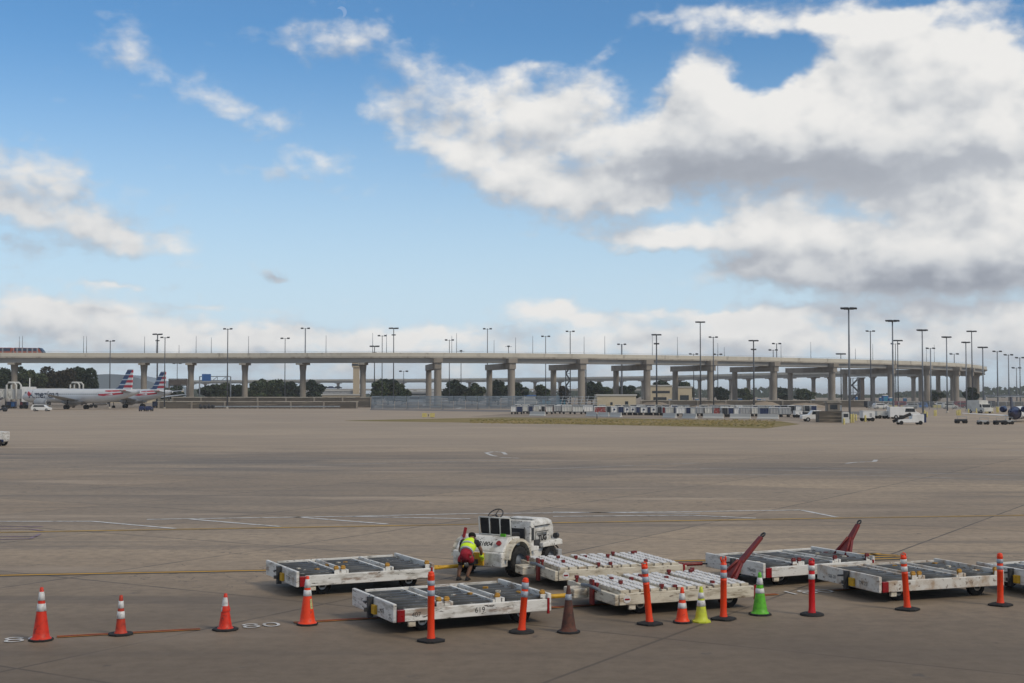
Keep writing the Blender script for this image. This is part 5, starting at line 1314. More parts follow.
def post(px, py, h, m_, label, lean=(0, 0), base='diamond', rz=0.0, tip='loop', bands=((.70, .79), (.84, .92)), bm_='band'):
    p = G(px, py); root = empty('delineator_post', (p.x, p.y, 0), rz); tag(root, label, 'channelizer post', 'upright reflective posts in the row')
    mb = MB(); s = .23
    if base == 'round': mb.lathe([(s, .002), (s*1.0, .03), (s*.8, .05), (0.0, .055)], 24)
    else:
        n = 8; pts = [(-s*1.05, -s*.25), (-s*.25, -s*1.0), (s*.25, -s*1.0), (s*1.05, -s*.25), (s*1.05, s*.25), (s*.25, s*1.0), (-s*.25, s*1.0), (-s*1.05, s*.25)]
        for z, k in ((.002, 1), (.035, 1), (.06, .55)):
            for (x, y) in pts: mb.v.append(Vector((x*k, y*k, z)))
        for l in range(2):
            for i in range(n): mb._f([l*n+i, l*n+(i+1) % n, (l+1)*n+(i+1) % n, (l+1)*n+i])
        mb._f([2*n+i for i in range(n)]); mb._f([i for i in range(n)][::-1])
    mb.build('base', M['rubber'], root)
    tilt = Matrix.Rotation(lean[1], 3, 'Y') @ Matrix.Rotation(lean[0], 3, 'X')
    def lean_it(mb):
        for k, v in enumerate(mb.v): mb.v[k] = tilt @ v
        return mb
    r = .062
    prof = [(r*1.25, .05), (r*1.12, .09), (r, .16)]
    prof += [(r, .2), (r*.97, h*.66), (r*1.05, h*.665), (r*.97, h*.67), (r*.95, h*.94)]
    if tip == 'split': prof += [(r*.75, h*.95), (r*.55, h)]
    else: prof += [(r*1.0, h*.945), (r*.98, h*.965), (r*.6, h*.975), (r*.45, h)]
    lean_it(MB().lathe(prof, 20)).build('tube', m_, root)
    for (a, b) in bands: lean_it(MB().lathe([(r*.98, a*h), (r*1.05, a*h+.001), (r*1.04, b*h), (r*.98, b*h+.001)], 20)).build('reflective_band', M[bm_], root)
    hz_ = h * .985
    if tip == 'split':
        mb = MB(); mb.tube([(-.035, 0, hz_-.03), (-.06, 0, hz_+.04), (-.05, 0, hz_+.08)], .016, 6); mb.tube([(.035, 0, hz_-.03), (.045, 0, hz_+.05), (.03, 0, hz_+.085)], .016, 6); mb.tube([(0, 0, hz_-.03), (0, 0, hz_+.05)], .014, 6)
    elif tip == 'loop':
        mb = MB(); mb.tube([(-.042, 0, hz_-.04), (-.046, 0, hz_+.03), (0, 0, hz_+.055), (.046, 0, hz_+.03), (.042, 0, hz_-.04)], .014, 8)
    else:
        mb = MB(); mb.lathe([(.05, hz_-.02), (.055, hz_+.01), (.03, hz_+.03), (0, hz_+.035)], 14)
    lean_it(mb).build('handle', m_, root)
post(431, 641.5, 1.20, M['orange'], 'straight orange post before the front left dolly', tip='flat', bands=((.66, .74), (.81, .88)), bm_='band_grey')
post(521.5, 632.5, .97, M['orange'], 'short orange post leaning right at the front dolly corner', lean=(0, R(4.5)), base='round', tip='flat', bands=((.66, .77), (.81, .93)), bm_='band_grey', rz=0)
post(649.8, 624.5, 1.13, M['orange'], 'orange post leaning left before the white slat dolly', lean=(0, R(-5)), tip='loop', bm_='band_grey')
post(723.5, 619.6, 1.13, M['orange'], 'orange post with a frayed split tip beside the green cone', lean=(0, R(.5)), tip='split', bm_='band_grey', rz=R(12))
post(812, 615.2, 1.06, M['red_plastic'], 'crimson post on a round base, the only red one', base='round', tip='loop', bands=((.66, .75), (.82, .91)))
post(907.5, 610, 1.10, M['orange'], 'orange post leaning left before the rusty dolly', lean=(0, R(-4)), tip='loop', rz=R(8))
post(1000.5, 605.6, 1.05, M['orange'], 'orange post furthest right by the cut off dolly', tip='flat', bands=((.70, .77), (.82, .90)), bm_='band_grey', rz=R(4))

# ------------------------------------------------------------------ pallet dollies
DL, DW = 3.10, 2.22
def dolly(px, py, ang, kind, label, paint, raised=False, towbar=None, name_txt=None, gold=True):
    """px,py: pixel of the bottom of the near left corner; local x runs along the long side, y away from the camera"""
    B = G(px, py, .22); a = R(ang)
    ex = Vector((math.cos(a), math.sin(a), 0)); ey = Vector((-math.sin(a), math.cos(a), 0))
    c = Vector((B.x, B.y, 0)) + ex * DL/2 + ey * DW/2
    root = empty('cargo_dolly', tuple(c), a); tag(root, label, 'cargo dolly', 'pallet dollies parked on the apron')
    hx, hy = DL/2, DW/2; zb, zf = .23, .45
    white = M[paint]
    # side and end rails
    for s in (-1, 1):
        o = MB().b2(-hx + .18, hx - .06, s*hy - .045, s*hy + .045, zb, zf).build('side_rail', white, root, bevel=.012)
    if kind == 'roller':
        for s in (-1, 1):
            mb = MB(); mb.b2(s*hx - .035, s*hx + .035, -hy - .02, hy + .02, zb - .01, zf + .10); mb.build('end_panel', white, root, bevel=.012)
    else:
        for s in (-1, 1):
            mb = MB(); mb.b2(s*hx - .045, s*hx + .045, -hy - .02, hy + .02, zb - .01, zf - .02); mb.build('end_panel', white, root, bevel=.012)
    MB().b2(-hx + .04, hx - .04, -hy + .05, hy - .05, zf - .16, zf - .12).build('deck_plate', M['dark_steel'], root)
    # corner reflectors
    MB().b2(-hx + .04, -hx + .18, -hy - .048, -hy + .04, zb + .0, zf - .01).build('reflector', M['reflector'] if kind == 'roller' else white, root, bevel=.006)
    MB().b2(hx - .062, hx - .02, -hy - .055, -hy - .021, zb - .05, zf + .02).build('reflector', M['reflector'], root)
    if kind == 'roller':
        bays = [(-hx + .09, -hx + .93), (-hx + 1.16, -hx + 1.95), (-hx + 2.20, hx - .09)]
        for i, (x0, x1) in enumerate(bays):
            mb = MB(); n = 7
            for k in range(n):
                y = -hy + .20 + k * (DW - .40) / (n - 1)
                sh = .03 * ((k * 5 + i) % 3)
                mb.cyl((x0 + .01 + sh, y, zf - .065), (x1 - .07 + sh, y, zf - .065), .108, seg=16)
            mb.build('roller_bed', M['roller'], root)
        mb = MB()
        for (x0, x1) in ((bays[0][1], bays[1][0]), (bays[1][1], bays[2][0])):
            mb.b2(x0, x0 + .055, -hy + .05, hy - .05, zf - .14, zf + .045); mb.b2(x1 - .055, x1, -hy + .05, hy - .05, zf - .14, zf + .07)
        o = mb.build('cross_channel', white, root, bevel=.008)
        mb = MB(); mb.b2(-hx + .2, hx - .1, hy - .085, hy - .047, zf - .02, zf + .07); mb.build('back_guide', white, root, bevel=.006)
        lm = M['gold'] if gold else M['red_dark']
        for xg in (bays[0][1] - .04, bays[0][1] + .115, bays[1][1] + .115, bays[2][0] + .8):
            mb = MB(); mb.b2(xg - .035, xg + .035, -hy + .07, -hy + .13, zf, zf + .16); mb.cyl((xg - .05, -hy + .10, zf + .11), (xg + .05, -hy + .10, zf + .11), .035, seg=8)
            mb.build('pallet_latch', lm, root, bevel=.006)
            MB().b2(xg - .055, xg + .055, -hy + .048, -hy + .066, zf - .02, zf + .08).build('latch_plate', white, root)
        rnd = random.Random(int(px))
        for k in range(6):
            x = rnd.uniform(-hx + .2, hx - .2); y = rnd.uniform(-hy + .4, hy - .25)
            MB().box((x, y, zf + .022), (.07, .09, .06), rz=rnd.uniform(0, 1)).build('pallet_latch', M['cream_paint'] if k % 2 else lm, root)
        # hitch on the left end
        mb = MB(); mb.b2(-hx - .10, -hx - .037, -.30, -.14, zb + .02, zf - .03); mb.build('hitch_guard', M['yellow'], root, bevel=.008)
        mb = MB(); mb.b2(-hx - .14, -hx - .038, -.10, -.02, zb - .06, zf + .10); mb.b2(-hx - .20, -hx - .141, -.09, -.03, zb + .05, zb + .12); mb.cyl((-hx - .11, .0, zf), (-hx - .11, .22, zf - .03), .02, seg=8)
        mb.build('hitch_hook', M['dark_steel'], root)
    else:
        groups = [(-hx + .10, -hx + .98, 4), (-hx + 1.13, -hx + 2.02, 4), (-hx + 2.17, hx - .10, 4)]
        for (x0, x1, n) in groups:
            w_ = (x1 - x0) / n
            for k in range(n):
                a0 = x0 + k * w_ + .015; a1 = x0 + (k + 1) * w_ - .03
                mb = MB(); mb.b2(a0, a0 + .02, -hy + .10, hy - .07, zf - .10, zf + .045); mb.b2(a1 - .02, a1, -hy + .10, hy - .07, zf - .10, zf + .045)
                mb.b2(a0, a1, -hy + .06, -hy + .098, zf - .11, zf + .05)
                o = mb.build('roller_channel', white, root)
                mb = MB(); m_ = 12
                for j in range(m_):
                    y = -hy + .20 + j * (DW - .38) / (m_ - 1)
                    mb.box(((a0 + a1)/2, y, zf + .045 + .003 * (j % 3)), (a1 - a0 - .03, .122, .03), tilt=(R(7), 0))
                mb.build('deck_slat', M['slat_white'], o, bevel=.01)
        mb = MB()
        for x in (groups[0][1] + .03, groups[1][1] + .03): mb.b2(x, x + .10, -hy + .05, hy - .05, zf - .12, zf + .02)
        mb.build('cross_beam', white, root, bevel=.008)
        rnd = random.Random(int(px))
        spots = [(-hx + .02, -hy + .95), (-hx + .02, hy - .30), (-hx + .45, -hy + .75), (-hx + .62, hy - .7), (-hx + 1.05, -hy + .14), (-hx + 1.32, -hy + .10), (-hx + 1.0, hy - .85), (-hx + 1.35, .55), (-hx + 1.75, .15), (hx - .92, .85), (hx - .85, -hy + .25), (hx - .45, .75), (hx - .3, .95)]
        for (x, y) in spots:
            hh = rnd.uniform(.04, .10)
            mb = MB(); mb.b2(x - .02, x + .02, y - .03, y + .03, zf - .02, zf + .04 + hh); mb.b2(x - .035, x + .035, y - .04, y + .04, zf + hh - .01, zf + .05 + hh)
            mb.build('pallet_stop', M['red_dark'], root, bevel=.005)
        # hitch end with jaws on the left
        mb = MB(); mb.b2(-hx - .36, -hx - .047, .10, .62, zb - .02, zf - .06); mb.build('hitch_box', white, root, bevel=.015)
        mb = MB(); mb.b2(-hx - .10, -hx - .048, -.22, -.06, zb - .12, zf + .16); mb.build('hitch_lever', M['red_dark'], root, bevel=.01)
        mb = MB(); mb.tube([(-hx - .07, -.5, zf - .01), (-hx - .10, -.1, zf + .03), (-hx - .07, .35, zf - .01)], .035, 8); mb.build('damper', M['pole_steel'], root)
        mb = MB(); mb.cyl((-hx + .20, -hy - .047, zb + .11), (-hx + .20, -hy - .055, zb + .11), .075, seg=16); mb.build('badge', M['slat_white'], root)
        mb = MB(); mb.b2(-hx + .15, -hx + .25, -hy - .062, -hy - .0555, zb + .095, zb + .125); mb.build('badge_mark', M['reflector'], root)
    # tow lug, axles, wheels
    for (ax, r) in ((-hx + .62, .20), (hx - .48, .20)):
        x_ = MB(); x_.b2(ax - .05, ax + .05, -hy + .2, hy - .2, .15, .27); xo = x_.build('axle', M['dark_steel'], root)
        for s in (-1, 1):
            mb = MB(); mb.lathe([(.10, -.085), (r - .03, -.085), (r, -.06), (r, .06), (r - .03, .085), (.10, .085)], 24, (ax, s*(hy - .28), r), axis='Y')
            o = mb.build('wheel', M['tyre'], root)
            mb = MB(); mb.cyl((ax, s*(hy - .28) - .06, r), (ax, s*(hy - .28) + .06, r), .10, seg=16); mb.build('rim', white, o)
    MB().b2(-hx + .25, -hx + 1.0, -.35, .35, .16, .27).build('turntable', M['dark_steel'], root)
    mb = MB(); mb.b2(-hx + .26, -hx + .40, -hy - .02, -hy + .05, zb - .10, zb - .003); mb.build('tow_lug', M['cream_paint'], root, bevel=.01)
    if raised:
        Lb = raised[2]; dx, dz = raised[:2]
        mb = MB(); n = Vector((dx, 0, dz)).normalized(); base = Vector((hx - .02, 0, zf - .02)); tip = base + n * Lb; side = Vector((0, 1, 0)); nn = n.cross(side)
        def ribbon(p0, w0, p1, w1, t=.035):
            k = len(mb.v)
            for (p_, w2) in ((p0, w0), (p1, w1)):
                for (sa, sb) in ((-1, -1), (1, -1), (1, 1), (-1, 1)): mb.v.append(p_ + side*sa*w2 + nn*sb*t)
            for q in [(0, 3, 2, 1), (4, 5, 6, 7), (0, 1, 5, 4), (1, 2, 6, 5), (2, 3, 7, 6), (3, 0, 4, 7)]: mb._f([k+i for i in q])
        ribbon(base, .30, base + n*.10, .29); ribbon(base + n*.10, .29, base + n*.48, .095); ribbon(base + n*.48, .095, tip, .06)
        mb.build('drawbar', M['red_dark'], root, bevel=.012)
        ring = MB(); ring.tube([tip + n*.06 + (n*math.cos(t) + side*math.sin(t))*.055 for t in [2*PI*i/12 for i in range(12)]], .02, 8, closed=True); ring.build('drawbar_eye', M['dark_steel'], root)
        mb = MB()
        for s in (-1, 1): mb.tube([base + side*s*.20 + nn*.05, base + n*.5 + side*s*.05 + nn*.05], .03, 6)
        mb.build('drawbar_rib', M['red_dark'], root)
    if towbar:
        m_, L = towbar
        mb = MB()
        for s in (-1, 1): mb.tube([(hx + .03, s*.30, .32), (hx + L*.55, s*.10, .30)], .035, 8)
        mb.tube([(hx + L*.5, 0, .30), (hx + L, 0, .30)], .045, 8); mb.b2(hx + .04, hx + .12, -.36, .36, .27, .37)
        mb.build('drawbar', M[m_], root, bevel=.008)
        mb = MB(); mb.tube([(hx + L + .06 + .06*math.cos(t), .06*math.sin(t), .30) for t in [2*PI*i/12 for i in range(12)]], .018, 6, closed=True); mb.build('drawbar_eye', M['dark_steel'], root)
    if name_txt:
        for (txt, side_, u, sz) in name_txt:
            o = text_mesh(txt, sz, 'stencil_number', M['letter'], root)
            if side_ == 'long': o.location = (u, -hy - .049, (zb + zf)/2); o.rotation_euler = (PI/2, 0, 0)
            else: o.location = (-hx - .039, u, (zb + zf)/2 + .01); o.rotation_euler = (PI/2, 0, -PI/2)
    return root
dolly(394.5, 622.8, 25.5, 'roller', 'front left white dolly with dark roller beds and a red corner block', 'white_paint', towbar=('yellow', .95), name_txt=[('619', 'long', .10, .14), ('407', 'long', -1.15, .12), ('MTB', 'end', -.55, .11)])
dolly(297.5, 587.2, 26.5, 'roller', 'white roller dolly at the back left, hitched to the tractor', 'white_paint', towbar=('yellow', 1.25), name_txt=[('TJ 04', 'end', -.55, .12)])
dolly(616.7, 605.8, 21.5, 'slat', 'cream dolly with white slats in front, red drawbar raised at its right end', 'cream_paint', raised=(1.0, 1.0, 1.20), name_txt=[('M619', 'end', -.6, .11)])
dolly(556.5, 581.0, 19.0, 'slat', 'cream dolly with white slats standing behind another, next to the tractor', 'cream_paint', towbar=('red_dark', 1.0), name_txt=[('04', 'end', -.6, .11)])
dolly(764.0, 578.2, 26.0, 'roller', 'white roller dolly at the back right with a dark red raised drawbar', 'white_paint', raised=(.72, 1.0, .90), gold=False, name_txt=[('ADH', 'end', .1, .15), ('TN450', 'end', -.7, .11)])
dolly(880.0, 593.0, 20.5, 'roller', 'rust stained roller dolly on the right behind the leaning post', 'white_rust', towbar=None, name_txt=[('TN 251', 'end', -.6, .11), ('SEE 20', 'end', .55, .10)])
dolly(1049.0, 590.0, 20.0, 'roller', 'white dolly cut by the right edge of the photo', 'white_paint')

# ------------------------------------------------------------------ baggage tractor
pr = G(513.5, 576.5)
TA = R(57); fx = Vector((math.cos(TA), math.sin(TA), 0)); fr_ = Vector((math.sin(TA), -math.cos(TA), 0))
org = Vector((pr.x, pr.y, 0)) + fx * .85 - fr_ * .66
root = empty('aircraft_tug', tuple(org), TA); tag(root, 'old white open baggage tractor with three black seat backs and big rear wheels', 'tractor')
WP = M['tug_white']; root.scale = (.94, .94, .94)
TW = .74
MB().prism([(-1.42, .30), (1.30, .30), (1.30, .52), (.55, .60), (-1.42, .62)], -TW + .16, TW - .16).build('chassis', WP, root, bevel=.02)
MB().b2(-1.50, -1.12, -TW, TW, .28, .64).build('rear_ballast', WP, root, bevel=.03)
mb = MB(); mb.b2(-1.56, -1.502, -.22, .22, .30, .62); mb.build('hitch_plate', M['yellow'], root, bevel=.01)
mb = MB(); mb.b2(-1.72, -1.561, -.07, .07, .34, .46); mb.cyl((-1.66, 0, .30), (-1.66, 0, .56), .025, seg=8); mb.build('hitch', M['dark_steel'], root)
# slanted rear panel and platform
MB().prism([(-1.42, .641), (-1.12, .641), (-.62, .62), (-.62, .98), (-.98, 1.00), (-1.16, 1.0)], -TW + .02, TW - .02).build('rear_body', WP, root, bevel=.03)
# wheel arches
for s in (-1, 1):
    mb = MB(); K = 14; wx, wz, r1, r2 = -.85, .42, .46, .53
    for k in range(K):
        a0, a1 = R(5 + 170*k/K), R(5 + 170*(k+1)/K)
        q = []
        for y in (s*(TW - .10), s*(TW + .14)):
            for (a, r) in ((a0, r1), (a1, r1), (a1, r2), (a0, r2)): q.append(Vector((wx + r*math.cos(a), y, wz + r*math.sin(a))))
        n = len(mb.v); mb.v += q
        for f_ in [(0, 1, 2, 3), (4, 7, 6, 5), (0, 4, 5, 1), (3, 2, 6, 7), (0, 3, 7, 4), (1, 5, 6, 2)]: mb._f([n+i for i in f_])
    mb.build('wheel_arch', M['cream_paint'], root)
MB().prism([(-.32, .56), (.22, .56), (.22, .66), (-.10, .70), (-.30, .82)], -TW - .02, -TW + .30).build('step', WP, root, bevel=.015)
MB().prism([(-.32, .56), (.22, .56), (.22, .66), (-.10, .70), (-.30, .82)], TW - .30, TW + .02).build('step', WP, root, bevel=.015)
# wheels
def big_wheel(x, y, r, w_):
    mb = MB(); h = w_/2
    mb.lathe([(r*.52, -h*.9), (r*.80, -h), (r*.95, -h*.85), (r, -h*.5), (r, h*.5), (r*.95, h*.85), (r*.80, h), (r*.52, h*.9)], 32, (x, y, r), axis='Y')
    for i in range(26):
        t = 2*PI*i/26; mb.box((x + math.cos(t)*r, y, r + math.sin(t)*r), (.035, w_*.8, .02), tilt=(0, -t + PI/2))
    o = mb.build('wheel', M['tyre'], root)
    mb = MB(); mb.lathe([(0, -h*.5), (r*.22, -h*.5), (r*.25, -h*.25), (r*.5, -h*.3), (r*.54, -h*.85)], 24, (x, y, r), axis='Y'); mb.lathe([(0, h*.5), (r*.22, h*.5), (r*.25, h*.25), (r*.5, h*.3), (r*.54, h*.85)], 24, (x, y, r), axis='Y')
    mb.build('rim', M['pole_steel'], o)
for s in (-1, 1): big_wheel(-.85, s*(TW + .01), .385, .26)
for s in (-1, 1): big_wheel(.92, s*(TW - .14), .31, .22)
# seats: three backs in a white frame
for k in (-1, 0, 1):
    MB().box((-.90, k*.315 - .17, 1.24), (.09, .28, .40), tilt=(0, R(-8))).build('seat_back', M['rubber'], root, bevel=.03)
    MB().box((-.68, k*.315 - .17, 1.02), (.42, .28, .09)).build('seat_cushion', M['rubber'], root, bevel=.03)
mb = MB()
for k in (-1.5, -.5, .5, 1.5): mb.tube([(-.93, k*.315 - .17, .98), (-.97, k*.315 - .17, 1.45)], .018, 8)
mb.tube([(-.97, -.64, 1.45), (-.97, .30, 1.45)], .018, 8)
mb.tube([(-.95, -.64, 1.02), (-.95, .30, 1.02)], .016, 8)
mb.build('seat_frame', M['offwhite'], root)
# cowl and hood
MB().prism([(.02, .60), (.24, .60), (.24, 1.30), (.10, 1.30)], -.60, .60).build('cowl', WP, root, bevel=.03)
MB().b2(.0, .06, -.44, .44, .84, 1.10).build('instrument_panel', M['dark_steel'], root)
hood = MB()
secs = [(.243, .56, .58, 1.30), (.62, .56, .58, 1.32), (1.05, .55, .56, 1.31), (1.26, .53, .55, 1.27), (1.38, .48, .56, 1.18), (1.44, .44, .60, 1.06)]
for (x, hw, z0, z1) in secs:
    rr = .13
    for (y, z) in ((-hw, z0), (-hw, z1-rr), (-hw+rr*.3, z1-rr*.3), (-hw+rr, z1), (hw-rr, z1), (hw-rr*.3, z1-rr*.3), (hw, z1-rr), (hw, z0)): hood.v.append(Vector((x, y, z)))
for k in range(len(secs)-1):
    for i in range(8): hood._f([k*8+i, k*8+(i+1) % 8, (k+1)*8+(i+1) % 8, (k+1)*8+i], True)
hood._f(list(range(8))); hood._f([(len(secs)-1)*8+i for i in range(8)][::-1])
ho = hood.build('hood', WP, root)
mb = MB()
for k in range(6): mb.b2(1.462, 1.475, -.24 + k*.085, -.20 + k*.085, .62, .84)
mb.build('grille', M['dark_steel'], root)
for s in (-1, 1):
    mb = MB(); mb.b2(.36, 1.0, s*.564 - .003, s*.564 + .003, .985, 1.0); mb.b2(.36, 1.0, s*.564 - .003, s*.564 + .003, .70, .712); mb.b2(.36, .372, s*.564 - .003, s*.564 + .003, .713, .984)
    for k in range(4): mb.b2(.42, .92, s*.563 - .003, s*.563 + .003, .90 + k*.018, .908 + k*.018)
    mb.build('side_panel_seam', M['letter'], ho)
MB().tube([(.32, -.56, 1.135), (.36, -.60, 1.15), (1.0, -.60, 1.15), (1.04, -.55, 1.135)], .014, 6).build('hood_handle', M['dark_steel'], ho)
o = text_mesh('TUG', .20, 'side_lettering', M['letter'], ho, bold=.012); o.location = (.70, -.569, .82); o.rotation_euler = (PI/2, 0, 0)
MB().b2(.10, .22, -.606, -.601, .80, 1.12).build('side_vent', M['dark_steel'], root)
mb.cur = 0
fo = MB()
for s in (-1, 1):
    K = 10; wx, wz, r1, r2 = .92, .34, .37, .42
    for k in range(K):
        a0, a1 = R(15 + 150*k/K), R(15 + 150*(k+1)/K); q = []
        for y in (s*(TW - .27), s*(TW - .0)):
            for (a, r) in ((a0, r1), (a1, r1), (a1, r2), (a0, r2)): q.append(Vector((wx + r*math.cos(a), y, wz + r*math.sin(a))))
        n = len(fo.v); fo.v += q
        for f_ in [(0, 1, 2, 3), (4, 7, 6, 5), (0, 4, 5, 1), (3, 2, 6, 7), (0, 3, 7, 4), (1, 5, 6, 2)]: fo._f([n+i for i in f_])
for s in (-1, 1): MB().prism([(.46, .60), (1.44, .60), (1.44, .72), (1.30, .76), (.46, .72)], s*(TW - .12) - .12, s*(TW - .12) + .12).build('front_fender', WP, root, bevel=.02)
MB().b2(1.32, 1.50, -TW + .06, TW - .06, .30, .46).build('front_bumper', M['grey_panel'], root, bevel=.02)
MB().cyl((1.18, -.66, .84), (1.28, -.66, .84), .075, seg=16).build('headlight', M['dark_steel'], root)
MB().cyl((1.18, .66, .84), (1.28, .66, .84), .075, seg=16).build('headlight', M['dark_steel'], root)
# dark gaps, hoses and the engine bay edge under the hood
for s in (-1, 1): MB().b2(.23, .50, s*.60 - .03, s*.60 + .03, .57, .80).build('engine_bay', M['dark_steel'], root)
for k in range(3): MB().tube([(.0, -.45 + .12*k, .72), (-.15, -.5 + .1*k, .68), (-.30, -.42 + .14*k, .66)], .018, 6).build('hose', M['rubber'], root)
MB().tube([(1.30, -.42, .62), (1.46, -.50, .56), (1.40, -.62, .50)], .02, 6).build('hose', M['rubber'], root)
MB().b2(-.60, -.10, -.62, .62, .605, .66).build('floor_plate', M['dark_steel'], root)
MB().b2(.30, .46, -.50, .50, 1.322, 1.345).build('hood_cap', WP, root)
# steering
col_a = Vector((.05, .16, .98)); col_b = Vector((-.36, .20, 1.46))
MB().tube([col_a, col_b], .022, 8).build('steering_column', M['dark_steel'], root)
ax_ = (col_b - col_a).normalized(); u_ = Vector((0, 1, 0)); v_ = ax_.cross(u_)
mb = MB(); mb.tube([col_b + (u_*math.cos(t) + v_*math.sin(t))*.205 for t in [2*PI*i/24 for i in range(24)]], .016, 8, closed=True)
for t in (0, 2*PI/3, 4*PI/3): mb.tube([col_b, col_b + (u_*math.cos(t+.5) + v_*math.sin(t+.5))*.2], .012, 6)
mb.build('steering_wheel', M['dark_steel'], root)
MB().tube([(-.05, -.5, .66), (-.08, -.5, 1.15)], .015, 6).build('gear_lever', M['dark_steel'], root)
MB().tube([(-.2, -.25, .64), (-.28, -.2, 1.05)], .014, 6).build('gear_lever', M['red_dark'], root)
# rear lamps, number
def rearpt(y, t):   # on the slanted rear panel, t from 0 bottom to 1 top
    return Vector((-1.42 + .26*t, y, .641 + .359*t))
sl = math.atan2(.359, .26)
for (y, m_, r) in ((-.52, 'reflector', .065), (.56, 'reflector', .05)):
    c = rearpt(y, .55); nrm = Vector((-math.sin(sl), 0, math.cos(sl)))
    MB().cyl(c + nrm*.002, c + nrm*.05, r, seg=16).build('rear_lamp', M[m_], root)
o = text_mesh('81004', .17, 'fleet_number', M['letter'], root, bold=.003)
c = rearpt(-.12, .48) + Vector((-math.sin(sl), 0, math.cos(sl)))*.004
zx = Vector((-math.sin(sl), 0, math.cos(sl))); xx_ = Vector((0, -1, 0)); yy_ = zx.cross(xx_)
o.matrix_local = Matrix(((xx_.x, yy_.x, zx.x, c.x), (xx_.y, yy_.y, zx.y, c.y), (xx_.z, yy_.z, zx.z, c.z), (0, 0, 0, 1)))
MB().box((-1.18, .60, 1.05), (.05, .06, .26), tilt=(0, R(20))).build('red_lever', M['reflector'], root)
MB().b2(-1.14, -1.09, -.60, -.46, 1.003, 1.07).build('lamp_bracket', M['green'], root)

# ------------------------------------------------------------------ worker bending over the hitch
def skinned(name, pts, edges, material, parent, sub=2):
    me = bpy.data.meshes.new(name); me.from_pydata([p[0] for p in pts], edges, []); me.update()
    o = bpy.data.objects.new(name, me); col.objects.link(o)
    if parent is not None: o.parent = parent
    me.materials.append(material)
    sk = o.modifiers.new('skin', 'SKIN'); sk.use_smooth_shade = True
    for i, p in enumerate(pts):
        r = p[1]; r = (r, r) if not isinstance(r, tuple) else r
        me.skin_vertices[0].data[i].radius = r; me.skin_vertices[0].data[i].use_root = (i == 0)
    sb = o.modifiers.new('sub', 'SUBSURF'); sb.levels = sub; sb.render_levels = sub
    return o
pw = G(463.5, 580.2)
wk = empty('person', (pw.x, pw.y, 0), R(-14)); tag(wk, 'worker in a lime vest and red shorts bending over the tractor hitch', 'person')
cx = .09
body = [((cx, -.12, .58), (.11, .09)),                                                    # 0 pelvis
 ((cx, .02, .70), (.135, .10)), ((cx, .18, .83), (.15, .11)), ((cx, .27, .89), (.09, .075)),  # 1-3 spine, chest, neck base
 ((cx+.01, .33, .905), .055), ((cx+.01, .38, .93), .085), ((cx+.01, .44, .955), .08),           # 4-6 neck, head
 ((.0, -.10, .54), .070), ((-.07, .05, .37), .050), ((-.095, .0, .24), .052), ((-.105, -.06, .09), .036), ((-.11, .07, .045), .035),   # 7-11 left leg
 ((.18, -.10, .54), .070), ((.17, .06, .38), .050), ((.13, .03, .24), .052), ((.095, -.03, .09), .036), ((.10, .10, .045), .035),   # 12-16 right leg
 ((cx-.17, .22, .85), .058), ((cx-.25, .24, .66), .044), ((cx-.22, .36, .56), .034), ((cx-.20, .42, .52), .034),   # 17-20 left arm
 ((cx+.17, .22, .85), .058), ((cx+.27, .22, .68), .044), ((cx+.25, .32, .56), .034), ((cx+.24, .38, .52), .034)]
be = [(0, 1), (1, 2), (2, 3), (3, 4), (4, 5), (5, 6), (0, 7), (7, 8), (8, 9), (9, 10), (10, 11), (0, 12), (12, 13), (13, 14), (14, 15), (15, 16), (2, 17), (17, 18), (18, 19), (19, 20), (2, 21), (21, 22), (22, 23), (23, 24)]
skinned('body', body, be, M['skin'], wk)
skinned('shorts', [((cx, -.14, .60), (.135, .125)), ((.0, -.12, .54), .098), ((-.08, .05, .45), .085), ((.18, -.12, .54), .098), ((.19, .07, .45), .085)], [(0, 1), (1, 2), (0, 3), (3, 4)], M['cloth_red'], wk) if False else None
sh_ = MB()
sh_.tube([(cx, .0, .69), (cx, -.07, .65), (cx, -.13, .59), (cx, -.14, .52), (cx, -.10, .46)], [.120, .135, .138, .125, .07], 18)
for (xa, xb) in ((.0, -.105), (.18, .195)): sh_.tube([(xa + (.02 if xa < .05 else -.02), -.11, .56), ((xa+xb)/2 + (.01 if xa < .05 else -.01), -.04, .50), (xb + (.03 if xa < .05 else -.02), .02, .45)], [.082, .082, .078], 14)
sh_.build('shorts', M['cloth_red'], wk)
MB().tube([(-.055, -.005, .465), (-.068, .045, .40), (-.072, .05, .355)], [.080, .082, .076], 14).build('shorts_hem', M['cloth_black'], wk)
MB().tube([(.172, .0, .475), (.172, .05, .41), (.170, .055, .365)], [.080, .082, .076], 14).build('shorts_hem', M['cloth_black'], wk)
skinned('shirt', [((cx, -.11, .625), (.165, .135)), ((cx, .06, .735), (.16, .13)), ((cx, .20, .84), (.17, .125)), ((cx-.17, .22, .85), .082), ((cx-.235, .235, .72), .068), ((cx+.17, .22, .85), .082), ((cx+.255, .225, .74), .068)], [(0, 1), (1, 2), (2, 3), (3, 4), (2, 5), (5, 6)], M['cloth_black'], wk)
skinned('vest', [((cx, -.10, .645), (.180, .155)), ((cx, .05, .745), (.185, .155)), ((cx, .18, .835), (.205, .150)), ((cx-.14, .22, .875), .10), ((cx+.14, .22, .875), .10)], [(0, 1), (1, 2), (2, 3), (2, 4)], M['vest'], wk)
MB().tube([(cx, -.085, .655), (cx, -.05, .679)], [.158, .160], 20).build('vest_stripe', M['vest_band'], wk)
MB().tube([(cx, .06, .752), (cx, .095, .776)], [.166, .170], 20).build('vest_stripe', M['vest_band'], wk)
